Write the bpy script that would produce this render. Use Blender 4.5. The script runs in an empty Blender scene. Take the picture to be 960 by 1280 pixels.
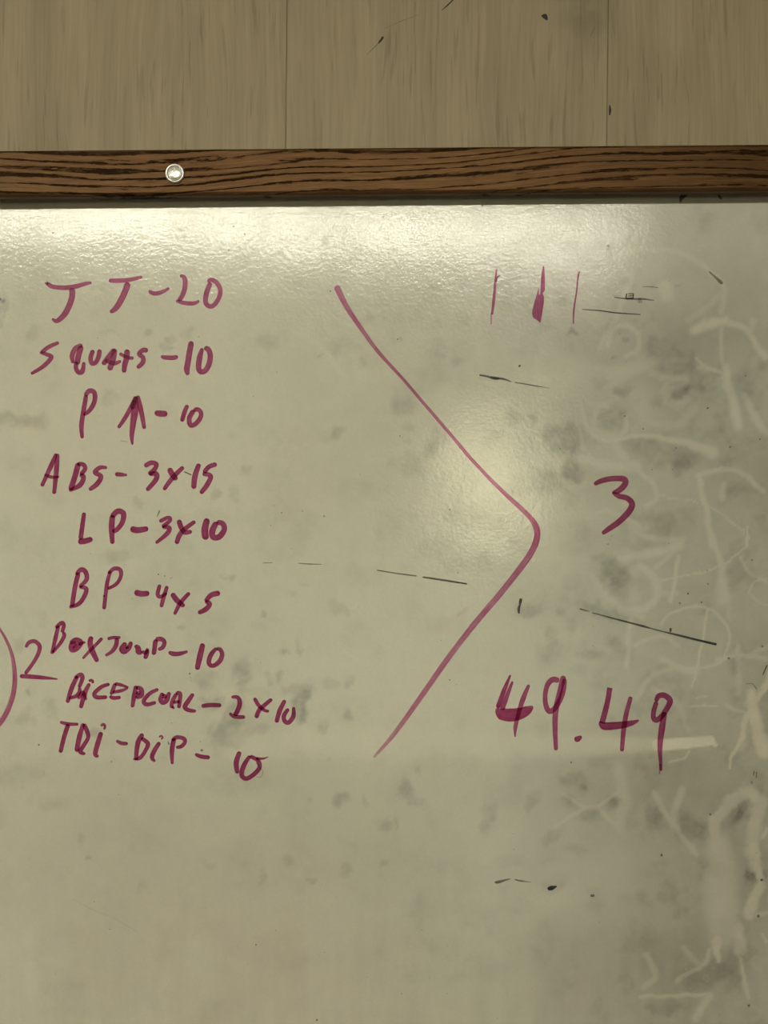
import bpy, bmesh, math, random
import numpy as np
from mathutils import Matrix, Vector

random.seed(7)
rng = np.random.default_rng(11)
scene = bpy.context.scene
COL = scene.collection

# ------------------------------------------------------------------ camera
F = 995.0                      # focal length in pixels of a 960x1280 frame
ZC = 1.50                      # camera height
YB = -0.012                    # front face of the writing surface (wall face is y = 0)
DIST = 0.627                   # camera to writing surface
YCAM = YB - DIST
ROLL = math.radians(0.6)
TILT = math.radians(1.08)      # the board hangs slightly crooked on the wall

cam_d = bpy.data.cameras.new('camera')
cam = bpy.data.objects.new('camera', cam_d)
COL.objects.link(cam)
cam_d.sensor_fit = 'AUTO'
cam_d.sensor_width = 36.0
cam_d.lens = 36.0 * F / 1280.0
cam_d.clip_start = 0.01
c, s = math.cos(ROLL), math.sin(ROLL)
cam.matrix_world = Matrix(((c, -s, 0, 0), (0, 0, -1, YCAM), (s, c, 0, ZC), (0, 0, 0, 1)))
scene.camera = cam

# ------------------------------------------------------------------ world, exposure
world = bpy.data.worlds.new('world')
scene.world = world
world.use_nodes = True
world.node_tree.nodes['Background'].inputs[0].default_value = (0.9, 0.85, 0.7, 1)
world.node_tree.nodes['Background'].inputs[1].default_value = 0.0
scene.view_settings.view_transform = 'Standard'
scene.view_settings.look = 'None'
scene.view_settings.gamma = 1.0
scene.view_settings.use_curve_mapping = False
scene.view_settings.exposure = 0.0

LAMP = 50.0                    # ceiling strip lights
LAMP_COL = (1.0, 0.965, 0.79, 1)
WINDOW = 9.0                   # lit window in the rear wall
WINDOW_COL = (1.0, 0.90, 0.58, 1)


# ------------------------------------------------------------------ helpers
def world_at(px, py, y):
    """point of the plane at depth y behind pixel px, py of the photograph"""
    d = y - YCAM
    u = (px - 480.0) / F * d
    v = (640.0 - py) / F * d
    return (u * c - v * s, v * c + u * s + ZC)


CT, ST = math.cos(TILT), math.sin(TILT)


def board_at(px, py, y=YB):
    """the same in the crooked board's own axes (x right, z up, origin at 0,0,ZC)"""
    x, z = world_at(px, py, y)
    z -= ZC
    return (x * CT + z * ST, -x * ST + z * CT)


MM = DIST / F                  # metres per pixel on the writing surface


def link(o, parent=None):
    COL.objects.link(o)
    if parent is not None:
        o.parent = parent
    return o


def empty(name, loc=(0, 0, 0)):
    o = bpy.data.objects.new(name, None)
    o.empty_display_size = 0.05
    o.location = loc
    return link(o)


def tag(o, label=None, cat=None, group=None, kind=None):
    if label: o['label'] = label
    if cat: o['category'] = cat
    if group: o['group'] = group
    if kind: o['kind'] = kind
    return o


def mesh_obj(name, verts, faces, mat, parent=None, smooth=False):
    me = bpy.data.meshes.new(name)
    me.from_pydata(verts, [], faces)
    me.update()
    if smooth:
        me.polygons.foreach_set('use_smooth', [True] * len(me.polygons))
    if mat: me.materials.append(mat)
    return link(bpy.data.objects.new(name, me), parent)


def box_data(x0, x1, y0, y1, z0, z1):
    v = [(x, y, z) for x in (x0, x1) for y in (y0, y1) for z in (z0, z1)]
    f = [(0, 1, 3, 2), (4, 6, 7, 5), (0, 4, 5, 1), (2, 3, 7, 6), (0, 2, 6, 4), (1, 5, 7, 3)]
    return v, f


def box(name, b, mat, parent=None, bevel=0.0):
    v, f = box_data(*b)
    o = mesh_obj(name, v, f, mat, parent)
    if bevel:
        bm = bmesh.new(); bm.from_mesh(o.data)
        bmesh.ops.bevel(bm, geom=bm.edges[:], offset=bevel, segments=2, profile=0.5, affect='EDGES')
        bm.to_mesh(o.data); bm.free()
    return o


class NT:
    """small node-tree builder"""
    def __init__(self, name):
        self.mat = bpy.data.materials.new(name)
        self.mat.use_nodes = True
        self.t = self.mat.node_tree
        self.b = self.t.nodes['Principled BSDF']

    def n(self, typ, **kw):
        nd = self.t.nodes.new(typ)
        for k, v in kw.items():
            if k.startswith('i_'):
                key = k[2:]
                key = int(key) if key.isdigit() else key.replace('_', ' ')
                nd.inputs[key].default_value = v
            else:
                setattr(nd, k, v)
        return nd

    def l(self, a, b):
        self.t.links.new(a, b)

    def math(self, op, a, b=None, clamp=False):
        nd = self.n('ShaderNodeMath', operation=op, use_clamp=clamp)
        for i, q in enumerate((a, b)):
            if q is None: continue
            if isinstance(q, (int, float)): nd.inputs[i].default_value = q
            else: self.l(q, nd.inputs[i])
        return nd.outputs[0]

    def ramp(self, fac, stops, interp='LINEAR'):
        nd = self.n('ShaderNodeValToRGB')
        cr = nd.color_ramp
        cr.interpolation = interp
        while len(cr.elements) < len(stops): cr.elements.new(0.5)
        for e, (p, col) in zip(cr.elements, stops):
            e.position = p
            e.color = col if len(col) == 4 else (*col, 1)
        self.l(fac, nd.inputs[0])
        return nd.outputs[0]

    def maprange(self, v, a, b, c0, d):
        nd = self.n('ShaderNodeMapRange')
        self.l(v, nd.inputs[0])
        for i, q in enumerate((a, b, c0, d)): nd.inputs[1 + i].default_value = q
        return nd.outputs[0]

    def mix(self, fac, a, b, blend='MIX'):
        nd = self.n('ShaderNodeMix', data_type='RGBA', blend_type=blend)
        for sock, q in ((nd.inputs[0], fac), (nd.inputs[6], a), (nd.inputs[7], b)):
            if isinstance(q, (int, float)): sock.default_value = q
            elif isinstance(q, tuple): sock.default_value = q if len(q) == 4 else (*q, 1)
            else: self.l(q, sock)
        return nd.outputs[2]

    def mapping(self, vec, scale=(1, 1, 1), loc=(0, 0, 0)):
        nd = self.n('ShaderNodeMapping')
        nd.inputs['Scale'].default_value = scale
        nd.inputs['Location'].default_value = loc
        self.l(vec, nd.inputs[0])
        return nd.outputs[0]

    def noise(self, vec, scale, detail=3, rough=0.5, distort=0.0):
        nd = self.n('ShaderNodeTexNoise')
        nd.inputs['Scale'].default_value = scale
        nd.inputs['Detail'].default_value = detail
        nd.inputs['Roughness'].default_value = rough
        nd.inputs['Distortion'].default_value = distort
        self.l(vec, nd.inputs['Vector'])
        return nd.outputs[0]


def plain(name, col, rough=0.6, metal=0.0, var=0.06, scale=30):
    m = NT(name)
    tc = m.n('ShaderNodeTexCoord')
    nz = m.noise(tc.outputs['Object'], scale, 4)
    k = tuple(max(0, q * (1 - var)) for q in col)
    k2 = tuple(min(1, q * (1 + var)) for q in col)
    m.l(m.ramp(nz, [(0.3, k), (0.7, k2)]), m.b.inputs['Base Color'])
    m.b.inputs['Roughness'].default_value = rough
    m.b.inputs['Metallic'].default_value = metal
    return m.mat


def emitter(name, col, strength):
    m = NT(name)
    m.b.inputs['Base Color'].default_value = (0.8, 0.8, 0.8, 1)
    m.b.inputs['Emission Color'].default_value = col
    m.b.inputs['Emission Strength'].default_value = strength
    return m.mat


# ------------------------------------------------------------------ materials
def mat_panel():
    m = NT('wood_print_panelling')
    geo = m.n('ShaderNodeNewGeometry')
    inf = m.n('ShaderNodeObjectInfo')
    off = m.n('ShaderNodeCombineXYZ')
    m.l(m.math('MULTIPLY', inf.outputs['Random'], 37.0), off.inputs[0])
    m.l(m.math('MULTIPLY', inf.outputs['Random'], 91.0), off.inputs[2])
    add = m.n('ShaderNodeVectorMath', operation='ADD')
    m.l(geo.outputs['Position'], add.inputs[0]); m.l(off.outputs[0], add.inputs[1])
    P = add.outputs[0]
    # slow waver of the grain
    wav = m.noise(m.mapping(P, (1, 1, 0.35)), 12, 2)
    sep = m.n('ShaderNodeSeparateXYZ'); m.l(P, sep.inputs[0])
    gx = m.math('ADD', sep.outputs[0], m.math('MULTIPLY', wav, 0.020))
    cmb = m.n('ShaderNodeCombineXYZ')
    m.l(gx, cmb.inputs[0]); m.l(sep.outputs[1], cmb.inputs[1]); m.l(sep.outputs[2], cmb.inputs[2])
    G = cmb.outputs[0]
    broad = m.noise(m.mapping(G, (1, 1, 0.10)), 40, 3, 0.55)
    fine = m.noise(m.mapping(G, (1, 1, 0.035)), 330, 3, 0.6)
    pores = m.noise(m.mapping(G, (1, 1, 0.065)), 260, 2, 0.5)
    blotch = m.noise(m.mapping(P, (1, 1, 0.5)), 14, 4, 0.6)
    col = m.ramp(broad, [(0.28, (0.285, 0.226, 0.137)), (0.5, (0.335, 0.272, 0.170)), (0.72, (0.372, 0.306, 0.196))])
    col = m.mix(m.maprange(fine, 0.35, 0.65, 0.0, 1.0), m.mix(1.0, col, (0.86, 0.85, 0.83), 'MULTIPLY'), col)
    # short dark pore dashes, thicker in some places than in others
    pm = m.math('MULTIPLY', m.maprange(pores, 0.585, 0.66, 0, 1), m.maprange(blotch, 0.35, 0.62, 0.15, 1.0))
    col = m.mix(m.math('MULTIPLY', pm, 0.46), col, (0.140, 0.102, 0.055))
    # pale raised streaks
    pale = m.noise(m.mapping(G, (1, 1, 0.03), (3, 0, 9)), 75, 2, 0.5)
    col = m.mix(m.math('MULTIPLY', m.maprange(pale, 0.62, 0.70, 0, 1), 0.30), col, (0.45, 0.39, 0.27))
    # brownish blotches of the print
    col = m.mix(m.math('MULTIPLY', m.maprange(blotch, 0.52, 0.70, 0, 1), 0.30), col, (0.21, 0.16, 0.092))
    # a dirty hand smudge beside the seam
    sx, sz = world_at(733, 2, 0)
    sm = m.n('ShaderNodeVectorMath', operation='SUBTRACT')
    m.l(geo.outputs['Position'], sm.inputs[0]); sm.inputs[1].default_value = (sx, 0, sz)
    sc = m.n('ShaderNodeVectorMath', operation='MULTIPLY')
    m.l(sm.outputs[0], sc.inputs[0]); sc.inputs[1].default_value = (32, 1, 20)
    ln = m.n('ShaderNodeVectorMath', operation='LENGTH'); m.l(sc.outputs[0], ln.inputs[0])
    sn = m.noise(geo.outputs['Position'], 60, 4)
    smm = m.math('MULTIPLY', m.maprange(ln.outputs['Value'], 0.25, 1.1, 1, 0), m.maprange(sn, 0.25, 0.6, 0.3, 1))
    col = m.mix(m.math('MULTIPLY', smm, 0.55), col, (0.13, 0.115, 0.08))
    m.l(col, m.b.inputs['Base Color'])
    m.b.inputs['Roughness'].default_value = 0.55
    m.b.inputs['Specular IOR Level'].default_value = 0.3
    bp = m.n('ShaderNodeBump'); bp.inputs['Strength'].default_value = 0.15; bp.inputs['Distance'].default_value = 0.0006
    m.l(fine, bp.inputs['Height']); m.l(bp.outputs[0], m.b.inputs['Normal'])
    return m.mat


def mat_frame():
    m = NT('dark_oak_moulding')
    tc = m.n('ShaderNodeTexCoord')
    O = tc.outputs['Object']
    sep = m.n('ShaderNodeSeparateXYZ'); m.l(O, sep.inputs[0])
    bend = m.noise(m.mapping(O, (1, 0, 0), (0.31, 0, 0)), 3.0, 1)
    z2 = m.math('SUBTRACT', sep.outputs[2], m.math('MULTIPLY', bend, 0.045))
    z2 = m.math('SUBTRACT', z2, m.math('MULTIPLY', m.math('MAXIMUM', m.math('ADD', sep.outputs[0], 0.17), 0.0), 0.028))
    cmb = m.n('ShaderNodeCombineXYZ')
    m.l(sep.outputs[0], cmb.inputs[0]); m.l(sep.outputs[1], cmb.inputs[1]); m.l(z2, cmb.inputs[2])
    G = cmb.outputs[0]
    wob = m.noise(m.mapping(G, (0.045, 0.3, 1)), 70, 3, 0.6)
    rag = m.noise(m.mapping(G, (0.16, 0.5, 1)), 520, 3, 0.7)
    ph = m.math('FRACT', m.math('ADD', m.math('MULTIPLY', z2, 165.0), m.math('MULTIPLY', wob, 3.0)))
    dd = m.math('ABSOLUTE', m.math('SUBTRACT', ph, 0.5))
    dd = m.math('ADD', dd, m.math('MULTIPLY', m.math('SUBTRACT', rag, 0.5), 0.60))
    thick = m.noise(m.mapping(G, (0.03, 0.3, 1), (5, 0, 2)), 120, 2, 0.5)
    band = m.math('SUBTRACT', m.maprange(thick, 0.35, 0.68, 0.03, 0.20), dd)
    streak = m.noise(m.mapping(G, (0.040, 0.5, 1)), 800, 3, 0.75)
    chat = m.noise(m.mapping(G, (0.25, 1, 1)), 320, 3, 0.7)
    col = m.ramp(streak, [(0.30, (0.019, 0.008, 0.003)), (0.5, (0.053, 0.025, 0.009)), (0.70, (0.098, 0.051, 0.020))])
    dark = m.math('MULTIPLY', m.maprange(band, -0.02, 0.035, 0, 1), m.maprange(chat, 0.28, 0.50, 0.35, 1))
    col = m.mix(m.math('MULTIPLY', dark, 0.95), col, (0.009, 0.004, 0.002))
    tone = m.noise(m.mapping(O, (1, 1, 4)), 7, 2)
    col = m.mix(m.maprange(tone, 0.35, 0.65, 0, 0.25), col, (0.07, 0.036, 0.014))
    m.l(col, m.b.inputs['Base Color'])
    m.b.inputs['Roughness'].default_value = 0.36
    m.l(m.maprange(dark, 0, 1, 0.50, 0.04), m.b.inputs['Specular IOR Level'])
    m.b.inputs['Specular Tint'].default_value = (1.0, 0.56, 0.27, 1)
    bp = m.n('ShaderNodeBump'); bp.inputs['Strength'].default_value = 0.35; bp.inputs['Distance'].default_value = 0.0008
    hh = m.math('SUBTRACT', m.math('MULTIPLY', streak, 0.6), dark)
    m.l(hh, bp.inputs['Height']); m.l(bp.outputs[0], m.b.inputs['Normal'])
    return m.mat


def mat_board():
    m = NT('stained_white_laminate')
    at = m.n('ShaderNodeAttribute', attribute_name='residue')
    tc = m.n('ShaderNodeTexCoord')
    O = tc.outputs['Object']
    fine = m.noise(O, 420, 4, 0.6)
    cloud = m.noise(O, 45, 5, 0.6)
    col = m.mix(1.0, at.outputs['Color'], m.ramp(fine, [(0.2, (0.955, 0.955, 0.955)), (0.8, (1.03, 1.03, 1.03))]), 'MULTIPLY')
    col = m.mix(1.0, col, m.ramp(cloud, [(0.25, (0.965, 0.97, 0.975)), (0.75, (1.03, 1.025, 1.015))]), 'MULTIPLY')
    m.l(col, m.b.inputs['Base Color'])
    # the film of old ink dulls the gloss
    m.l(m.math('ADD', m.maprange(at.outputs['Alpha'], 0, 1, 0.085, 0.27), m.maprange(cloud, 0.3, 0.7, -0.015, 0.03)), m.b.inputs['Roughness'])
    m.b.inputs['IOR'].default_value = 1.5
    # orange-peel laminate and slow waves of the sheet
    peel = m.noise(O, 370, 2, 0.55)
    wave = m.noise(O, 11, 2, 0.5)
    b1 = m.n('ShaderNodeBump'); b1.inputs['Strength'].default_value = 1.0; b1.inputs['Distance'].default_value = 0.000112
    m.l(peel, b1.inputs['Height'])
    b2 = m.n('ShaderNodeBump'); b2.inputs['Strength'].default_value = 1.0; b2.inputs['Distance'].default_value = 0.0007
    m.l(wave, b2.inputs['Height']); m.l(b1.outputs[0], b2.inputs['Normal'])
    m.l(b2.outputs[0], m.b.inputs['Normal'])
    return m.mat


def mat_dye(name, k3, lo, hi):
    """translucent marker dye: tints the board below it, darker where strokes cross or stop"""
    m = NT(name)
    m.t.nodes.remove(m.b)
    den = m.n('ShaderNodeAttribute', attribute_name='ink_load')
    suv = m.n('ShaderNodeAttribute', attribute_name='stroke_uv')
    sep = m.n('ShaderNodeSeparateXYZ'); m.l(suv.outputs['Vector'], sep.inputs[0])
    cmb = m.n('ShaderNodeCombineXYZ')
    m.l(m.math('MULTIPLY', sep.outputs[0], 0.03), cmb.inputs[0]); m.l(m.math('MULTIPLY', sep.outputs[1], 0.9), cmb.inputs[1])
    st = m.noise(cmb.outputs[0], 1.0, 3, 0.6)
    tc = m.n('ShaderNodeTexCoord')
    gr = m.noise(tc.outputs['Object'], 170, 3, 0.6)
    k = m.math('MULTIPLY', m.maprange(st, 0.3, 0.65, lo, hi), m.maprange(gr, 0.25, 0.75, 0.78, 1.15))
    load = m.math('MULTIPLY', k, den.outputs['Fac'])
    load = m.math('ADD', load, m.math('MULTIPLY', sep.outputs[2], 0.55))
    out = m.n('ShaderNodeCombineColor')
    for i, q in enumerate(k3):
        m.l(m.math('EXPONENT', m.math('MULTIPLY', load, -q)), out.inputs[i])
    tr = m.n('ShaderNodeBsdfTransparent'); m.l(out.outputs[0], tr.inputs[0])
    gl = m.n('ShaderNodeBsdfGlossy'); gl.inputs['Roughness'].default_value = 0.3
    gl.inputs['Color'].default_value = (0.9, 0.75, 0.8, 1)
    mx = m.n('ShaderNodeMixShader'); mx.inputs[0].default_value = 0.02
    m.l(tr.outputs[0], mx.inputs[1]); m.l(gl.outputs[0], mx.inputs[2])
    m.l(mx.outputs[0], m.t.nodes['Material Output'].inputs[0])
    return m.mat


def mat_ink(name, col, end, lo, hi, rough=0.35):
    """marker ink: dense where the stroke stops, streaky along its run"""
    m = NT(name)
    den = m.n('ShaderNodeAttribute', attribute_name='ink_load')
    suv = m.n('ShaderNodeAttribute', attribute_name='stroke_uv')
    sep = m.n('ShaderNodeSeparateXYZ'); m.l(suv.outputs['Vector'], sep.inputs[0])
    cmb = m.n('ShaderNodeCombineXYZ')
    m.l(m.math('MULTIPLY', sep.outputs[0], 0.03), cmb.inputs[0]); m.l(m.math('MULTIPLY', sep.outputs[1], 1.6), cmb.inputs[1])
    st = m.noise(cmb.outputs[0], 1.0, 3, 0.6)
    tc = m.n('ShaderNodeTexCoord')
    gr = m.noise(tc.outputs['Object'], 160, 3, 0.6)
    k = m.math('MULTIPLY', m.maprange(st, 0.3, 0.62, lo, hi), m.maprange(gr, 0.25, 0.6, 0.86, 1.0))
    a = m.math('MULTIPLY', k, den.outputs['Fac'], clamp=True)
    m.l(m.math('MAXIMUM', a, m.math('MULTIPLY', sep.outputs[2], 0.9), clamp=True), m.b.inputs['Alpha'])
    m.l(m.mix(m.math('MULTIPLY', sep.outputs[2], 0.7), col, end), m.b.inputs['Base Color'])
    m.b.inputs['Roughness'].default_value = rough
    return m.mat


M_PANEL = mat_panel()
M_FRAME = mat_frame()
M_BOARD = mat_board()
M_INK = mat_dye('purple_marker_ink', (0.40, 1.38, 0.74), 0.78, 1.18)
M_PALE = mat_dye('thin_purple_marker_ink', (0.33, 1.16, 0.63), 0.45, 1.10)
M_BLACK = mat_ink('dried_black_ink', (0.014, 0.018, 0.022), (0.010, 0.012, 0.015), 0.30, 1.0, 0.5)
M_GREY = mat_ink('rubbed_grey_ink', (0.07, 0.065, 0.055), (0.05, 0.05, 0.045), 0.10, 0.60, 0.5)
M_RED = mat_ink('dark_red_ink', (0.055, 0.010, 0.014), (0.04, 0.008, 0.01), 0.5, 1.0, 0.5)
M_WALL = plain('painted_wall', (0.24, 0.215, 0.17), 0.7)
M_CEIL = plain('ceiling_paint', (0.32, 0.31, 0.28), 0.8)
M_FLOOR = plain('grey_floor', (0.11, 0.095, 0.075), 0.5)
M_STEEL = plain('polished_steel', (0.90, 0.89, 0.85), 0.32, 1.0, 0.03, 400)
M_RING = plain('satin_nickel', (0.95, 0.94, 0.90), 0.42, 1.0, 0.03, 400)
M_WHITE = plain('white_enamel', (0.72, 0.70, 0.62), 0.45)
M_BACK = plain('hardboard_back', (0.16, 0.10, 0.06), 0.8)
M_LAMP = emitter('lamp_diffuser_glow', LAMP_COL, LAMP)
M_PANE = emitter('lit_window_glow', WINDOW_COL, WINDOW)

# ------------------------------------------------------------------ the room
X0, X1, YR, H = -3.2, 3.2, -5.0, 2.70
tag(box('wall_back', (X0, X1, 0.004, 0.12, 0, H), M_BACK), 'wall of pale beige wood-print panelling behind the whiteboard', kind='structure')
WB = bpy.data.objects['wall_back']
xs1, _ = world_at(358, 100, 0)
xs2, _ = world_at(759.5, 100, 0)
PITCH = xs2 - xs1
GAP = 0.00003
pv, pf = box_data(GAP, PITCH - GAP, 0.0, 0.004, 0.0, H)
pm = None
k = 0
x = xs1 - PITCH * math.floor((xs1 - X0) / PITCH)
while x + PITCH <= X1 + 1e-6:
    if pm is None:
        o = mesh_obj('wall_panel', pv, pf, M_PANEL, WB)
        bm = bmesh.new(); bm.from_mesh(o.data)
        ed = [e for e in bm.edges if all(v.co.y < 0.001 for v in e.verts) and abs(e.verts[0].co.x - e.verts[1].co.x) < 1e-5]
        bmesh.ops.bevel(bm, geom=ed, offset=0.0008, segments=2, profile=0.5, affect='EDGES')
        bm.to_mesh(o.data); bm.free()
        pm = o.data
    else:
        o = link(bpy.data.objects.new('wall_panel', pm), WB)
    o.location = (x, 0, 0)
    x += PITCH

tag(box('floor', (X0, X1, YR, 0.004, -0.1, 0), M_FLOOR), 'dark grey floor of the room', kind='structure')
tag(box('ceiling', (X0, X1, YR, 0.12, H, H + 0.1), M_CEIL), 'off-white ceiling of the room', kind='structure')
tag(box('wall_left', (X0 - 0.1, X0, YR, 0.12, 0, H), M_WALL), 'plain painted side wall', kind='structure')
tag(box('wall_right', (X1, X1 + 0.1, YR, 0.12, 0, H), M_WALL), 'plain painted side wall', kind='structure')
tag(box('wall_rear', (X0 - 0.1, X1 + 0.1, YR - 0.1, YR, 0, H), M_WALL), 'plain painted wall with a lit window', kind='structure')

# lit window in the rear wall, mirrored as the pale patch on the board
dr = DIST + (YB - YR)
wx = (614 - 480) / F * dr
wz = ZC + (640 - 600) / F * dr
ww, wh = 100 / F * dr / 2, 150 / F * dr / 2
win = tag(box('window_rear_offscreen', (wx - ww, wx + ww, YR - 0.001, YR + 0.006, wz - wh, wz + wh), M_PANE), 'lit window in the rear wall', kind='structure')
for b in ((wx - ww - 0.05, wx - ww, wz - wh - 0.05, wz + wh + 0.05), (wx + ww, wx + ww + 0.05, wz - wh - 0.05, wz + wh + 0.05),
          (wx - ww, wx + ww, wz + wh, wz + wh + 0.05), (wx - ww, wx + ww, wz - wh - 0.05, wz - wh)):
    box('window_frame', (b[0], b[1], YR, YR + 0.03, b[2], b[3]), M_WHITE, win, 0.003)

# ------------------------------------------------------------------ ceiling strip lights
LIGHT_Y = YB - 2.72
LROT = math.radians(-5.5)


def strip_light(xc, yc):
    root = empty('ceiling_light_offscreen', (xc, yc, H))
    root.rotation_euler = (0, 0, LROT)
    L = 1.215
    # wrap-around lens, half-round underside
    prof = [(-0.080, -0.02), (-0.085, -0.038), (-0.075, -0.056), (-0.05, -0.068), (0, -0.073),
            (0.05, -0.068), (0.075, -0.056), (0.085, -0.038), (0.080, -0.02)]
    n = len(prof)
    v = [(sx * (L / 2 - 0.012), a, b) for sx in (-1, 1) for a, b in prof]
    f = [(i, i + 1, n + i + 1, n + i) for i in range(n - 1)] + [tuple(range(n))[::-1], tuple(range(n, 2 * n)), (n - 1, 0, n, 2 * n - 1)]
    mesh_obj('diffuser_offscreen', v, f, M_LAMP, root)
    box('housing', (-L / 2, L / 2, -0.088, 0.088, -0.02, 0.0), M_WHITE, root, 0.002)
    for sx in (-1, 1):
        box('end_cap', (sx * (L / 2 - 0.006) - 0.006, sx * (L / 2 - 0.006) + 0.006, -0.09, 0.09, -0.076, 0), M_WHITE, root, 0.002)
    return root


xr = (772 - 480) / F * (DIST + 2.72)
for i in range(3):
    q = 0.61 + i * 1.225
    r = strip_light(xr - q * math.cos(LROT), LIGHT_Y + 0.03 - (q - 0.61) * math.sin(LROT) * 1.0)
    tag(r, ['white strip light with a wrap-around diffuser ending the ceiling row', 'white strip light in the middle of the ceiling row',
            'white strip light with a wrap-around diffuser starting the ceiling row'][i], 'ceiling light', 'strip lights in a row on the ceiling')

# ------------------------------------------------------------------ the whiteboard
BOARD = empty('whiteboard', (0, 0, ZC))
BOARD.rotation_euler = (0, -TILT, 0)
tag(BOARD, 'stained whiteboard in a dark oak frame covered with purple marker workout notes', 'whiteboard')

YF = -0.0265                                    # front face of the frame
zt = (board_at(480, 183.5, YF)[1])
zb = (board_at(480, 241.5, YF)[1])
BW, BH = 1.26, 0.92                             # opening inside the frame
bx0, bx1 = -0.64, 0.62
bz1 = zb
bz0 = zb - BH


def rail(name, length, mat_local):
    h = zt - zb
    r = 0.0022
    p = [(YF + r, 0), (YF + r * 0.3, r * 0.3), (YF, r), (YF, h - r), (YF + r * 0.3, h - r * 0.3), (YF + r, h), (0, h), (0, 0.021),
         (-0.0119, 0.021), (-0.0119, 0.014), (-0.0185, 0.014), (-0.0185, 0)]
    n = len(p)
    v = [(sx * (length / 2 + q), y, q) for sx in (-1, 1) for y, q in p]
    f = [(i, (i + 1) % n, n + (i + 1) % n, n + i) for i in range(n)] + [tuple(range(n)), tuple(range(n, 2 * n))[::-1]]
    o = mesh_obj('frame_rail', v, f, M_FRAME, BOARD)
    bm = bmesh.new(); bm.from_mesh(o.data)
    bmesh.ops.recalc_face_normals(bm, faces=bm.faces[:]); bm.to_mesh(o.data); bm.free()
    o.matrix_local = mat_local
    return o


bcx, bcz = (bx0 + bx1) / 2, (bz0 + bz1) / 2
rail('frame_rail', BW, Matrix.Translation((bcx, 0, bz1)))
rail('frame_rail', BH, Matrix.Translation((bx1, 0, bcz)) @ Matrix.Rotation(math.pi / 2, 4, 'Y'))
rail('frame_rail', BW, Matrix.Translation((bcx, 0, bz0)) @ Matrix.Rotation(math.pi, 4, 'Y'))
rail('frame_rail', BH, Matrix.Translation((bx0, 0, bcz)) @ Matrix.Rotation(-math.pi / 2, 4, 'Y'))


# ---- what years of wiping left on the surface: painted per vertex as a film of ink
def vnoise(X, Y, cell, seed, octaves=4, gain=0.5):
    out = np.zeros_like(X); amp = 1.0; tot = 0
    for o in range(octaves):
        g = np.random.default_rng(seed + o).random((128, 128))
        gx, gy = X / cell + 500, Y / cell + 500
        ix, iy = np.floor(gx).astype(int), np.floor(gy).astype(int)
        fx, fy = gx - ix, gy - iy
        fx = fx * fx * (3 - 2 * fx); fy = fy * fy * (3 - 2 * fy)
        a = g[iy % 128, ix % 128]; b = g[iy % 128, (ix + 1) % 128]
        c_ = g[(iy + 1) % 128, ix % 128]; d = g[(iy + 1) % 128, (ix + 1) % 128]
        out += amp * ((a * (1 - fx) + b * fx) * (1 - fy) + (c_ * (1 - fx) + d * fx) * fy)
        tot += amp; amp *= gain; cell /= 2
    return out / tot


def axis(lo, vis0, vis1, hi, step):
    a = np.arange(vis0, vis1 + 0.1, step)
    left = np.linspace(lo, vis0, max(2, int((vis0 - lo) / 24) + 1))[:-1]
    right = np.linspace(vis1, hi, max(2, int((hi - vis1) / 24) + 1))[1:]
    return np.concatenate([left, a, right])


# surface grid in board millimetre-pixels: px of the photograph laid on the surface
px_lo = 480 + (bx0 - 0.012) / MM; px_hi = 480 + (bx1 + 0.012) / MM
py_lo = 640 - (bz1 + 0.014) / MM; py_hi = 640 - (bz0 - 0.012) / MM
gx = axis(px_lo, -14, 974, px_hi, 2.0)
gy = axis(py_lo, 244, 1294, py_hi, 2.0)
BX, BY = np.meshgrid(gx, gy)                    # board axes, in pixels
# photograph pixel under each grid point (board is crooked, camera rolled)
xb = (BX - 480) * MM; zbm = (640 - BY) * MM
xw = xb * CT - zbm * ST; zw = xb * ST + zbm * CT
PX = 480 + (xw * c + zw * s) / MM
PY = 640 - (-xw * s + zw * c) / MM
PXc, PYc = np.clip(PX, -60, 1020), np.clip(PY, 200, 1340)

grime = np.zeros_like(PX)      # grey film
pink = np.zeros_like(PX)       # reddish film
green = np.zeros_like(PX)      # greenish-blue film
clean = np.zeros_like(PX)      # wiped or masked strokes (removes film)
WX = PX + (vnoise(PX, PY, 22, 5, 4, 0.65) - 0.5) * 22
WY = PY + (vnoise(PX, PY, 22, 55, 4, 0.65) - 0.5) * 22


def field(anchors, sigma):
    num = np.zeros_like(PX); den = np.full_like(PX, 1e-9)
    for ax, ay, val in anchors:
        w = np.exp(-((PXc - ax) ** 2 + (PYc - ay) ** 2) / (2 * sigma * sigma)) + 1e-7
        num += w * val; den += w
    return num / den


def blob(layer, x, y, rx, ry, st, ang=0.0, warp=True, p=2.0):
    R = max(rx, ry) * 2.2 + 12
    msk = (abs(PX - x) < R) & (abs(PY - y) < R)
    if not msk.any(): return
    u = (WX if warp else PX)[msk] - x; v = (WY if warp else PY)[msk] - y
    ca, sa = math.cos(math.radians(ang)), math.sin(math.radians(ang))
    q = ((u * ca + v * sa) / rx) ** 2 + ((-u * sa + v * ca) / ry) ** 2
    layer[msk] = np.maximum(layer[msk], st * np.exp(-(q ** (p / 2)))) if st > 0 else layer[msk]


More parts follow.
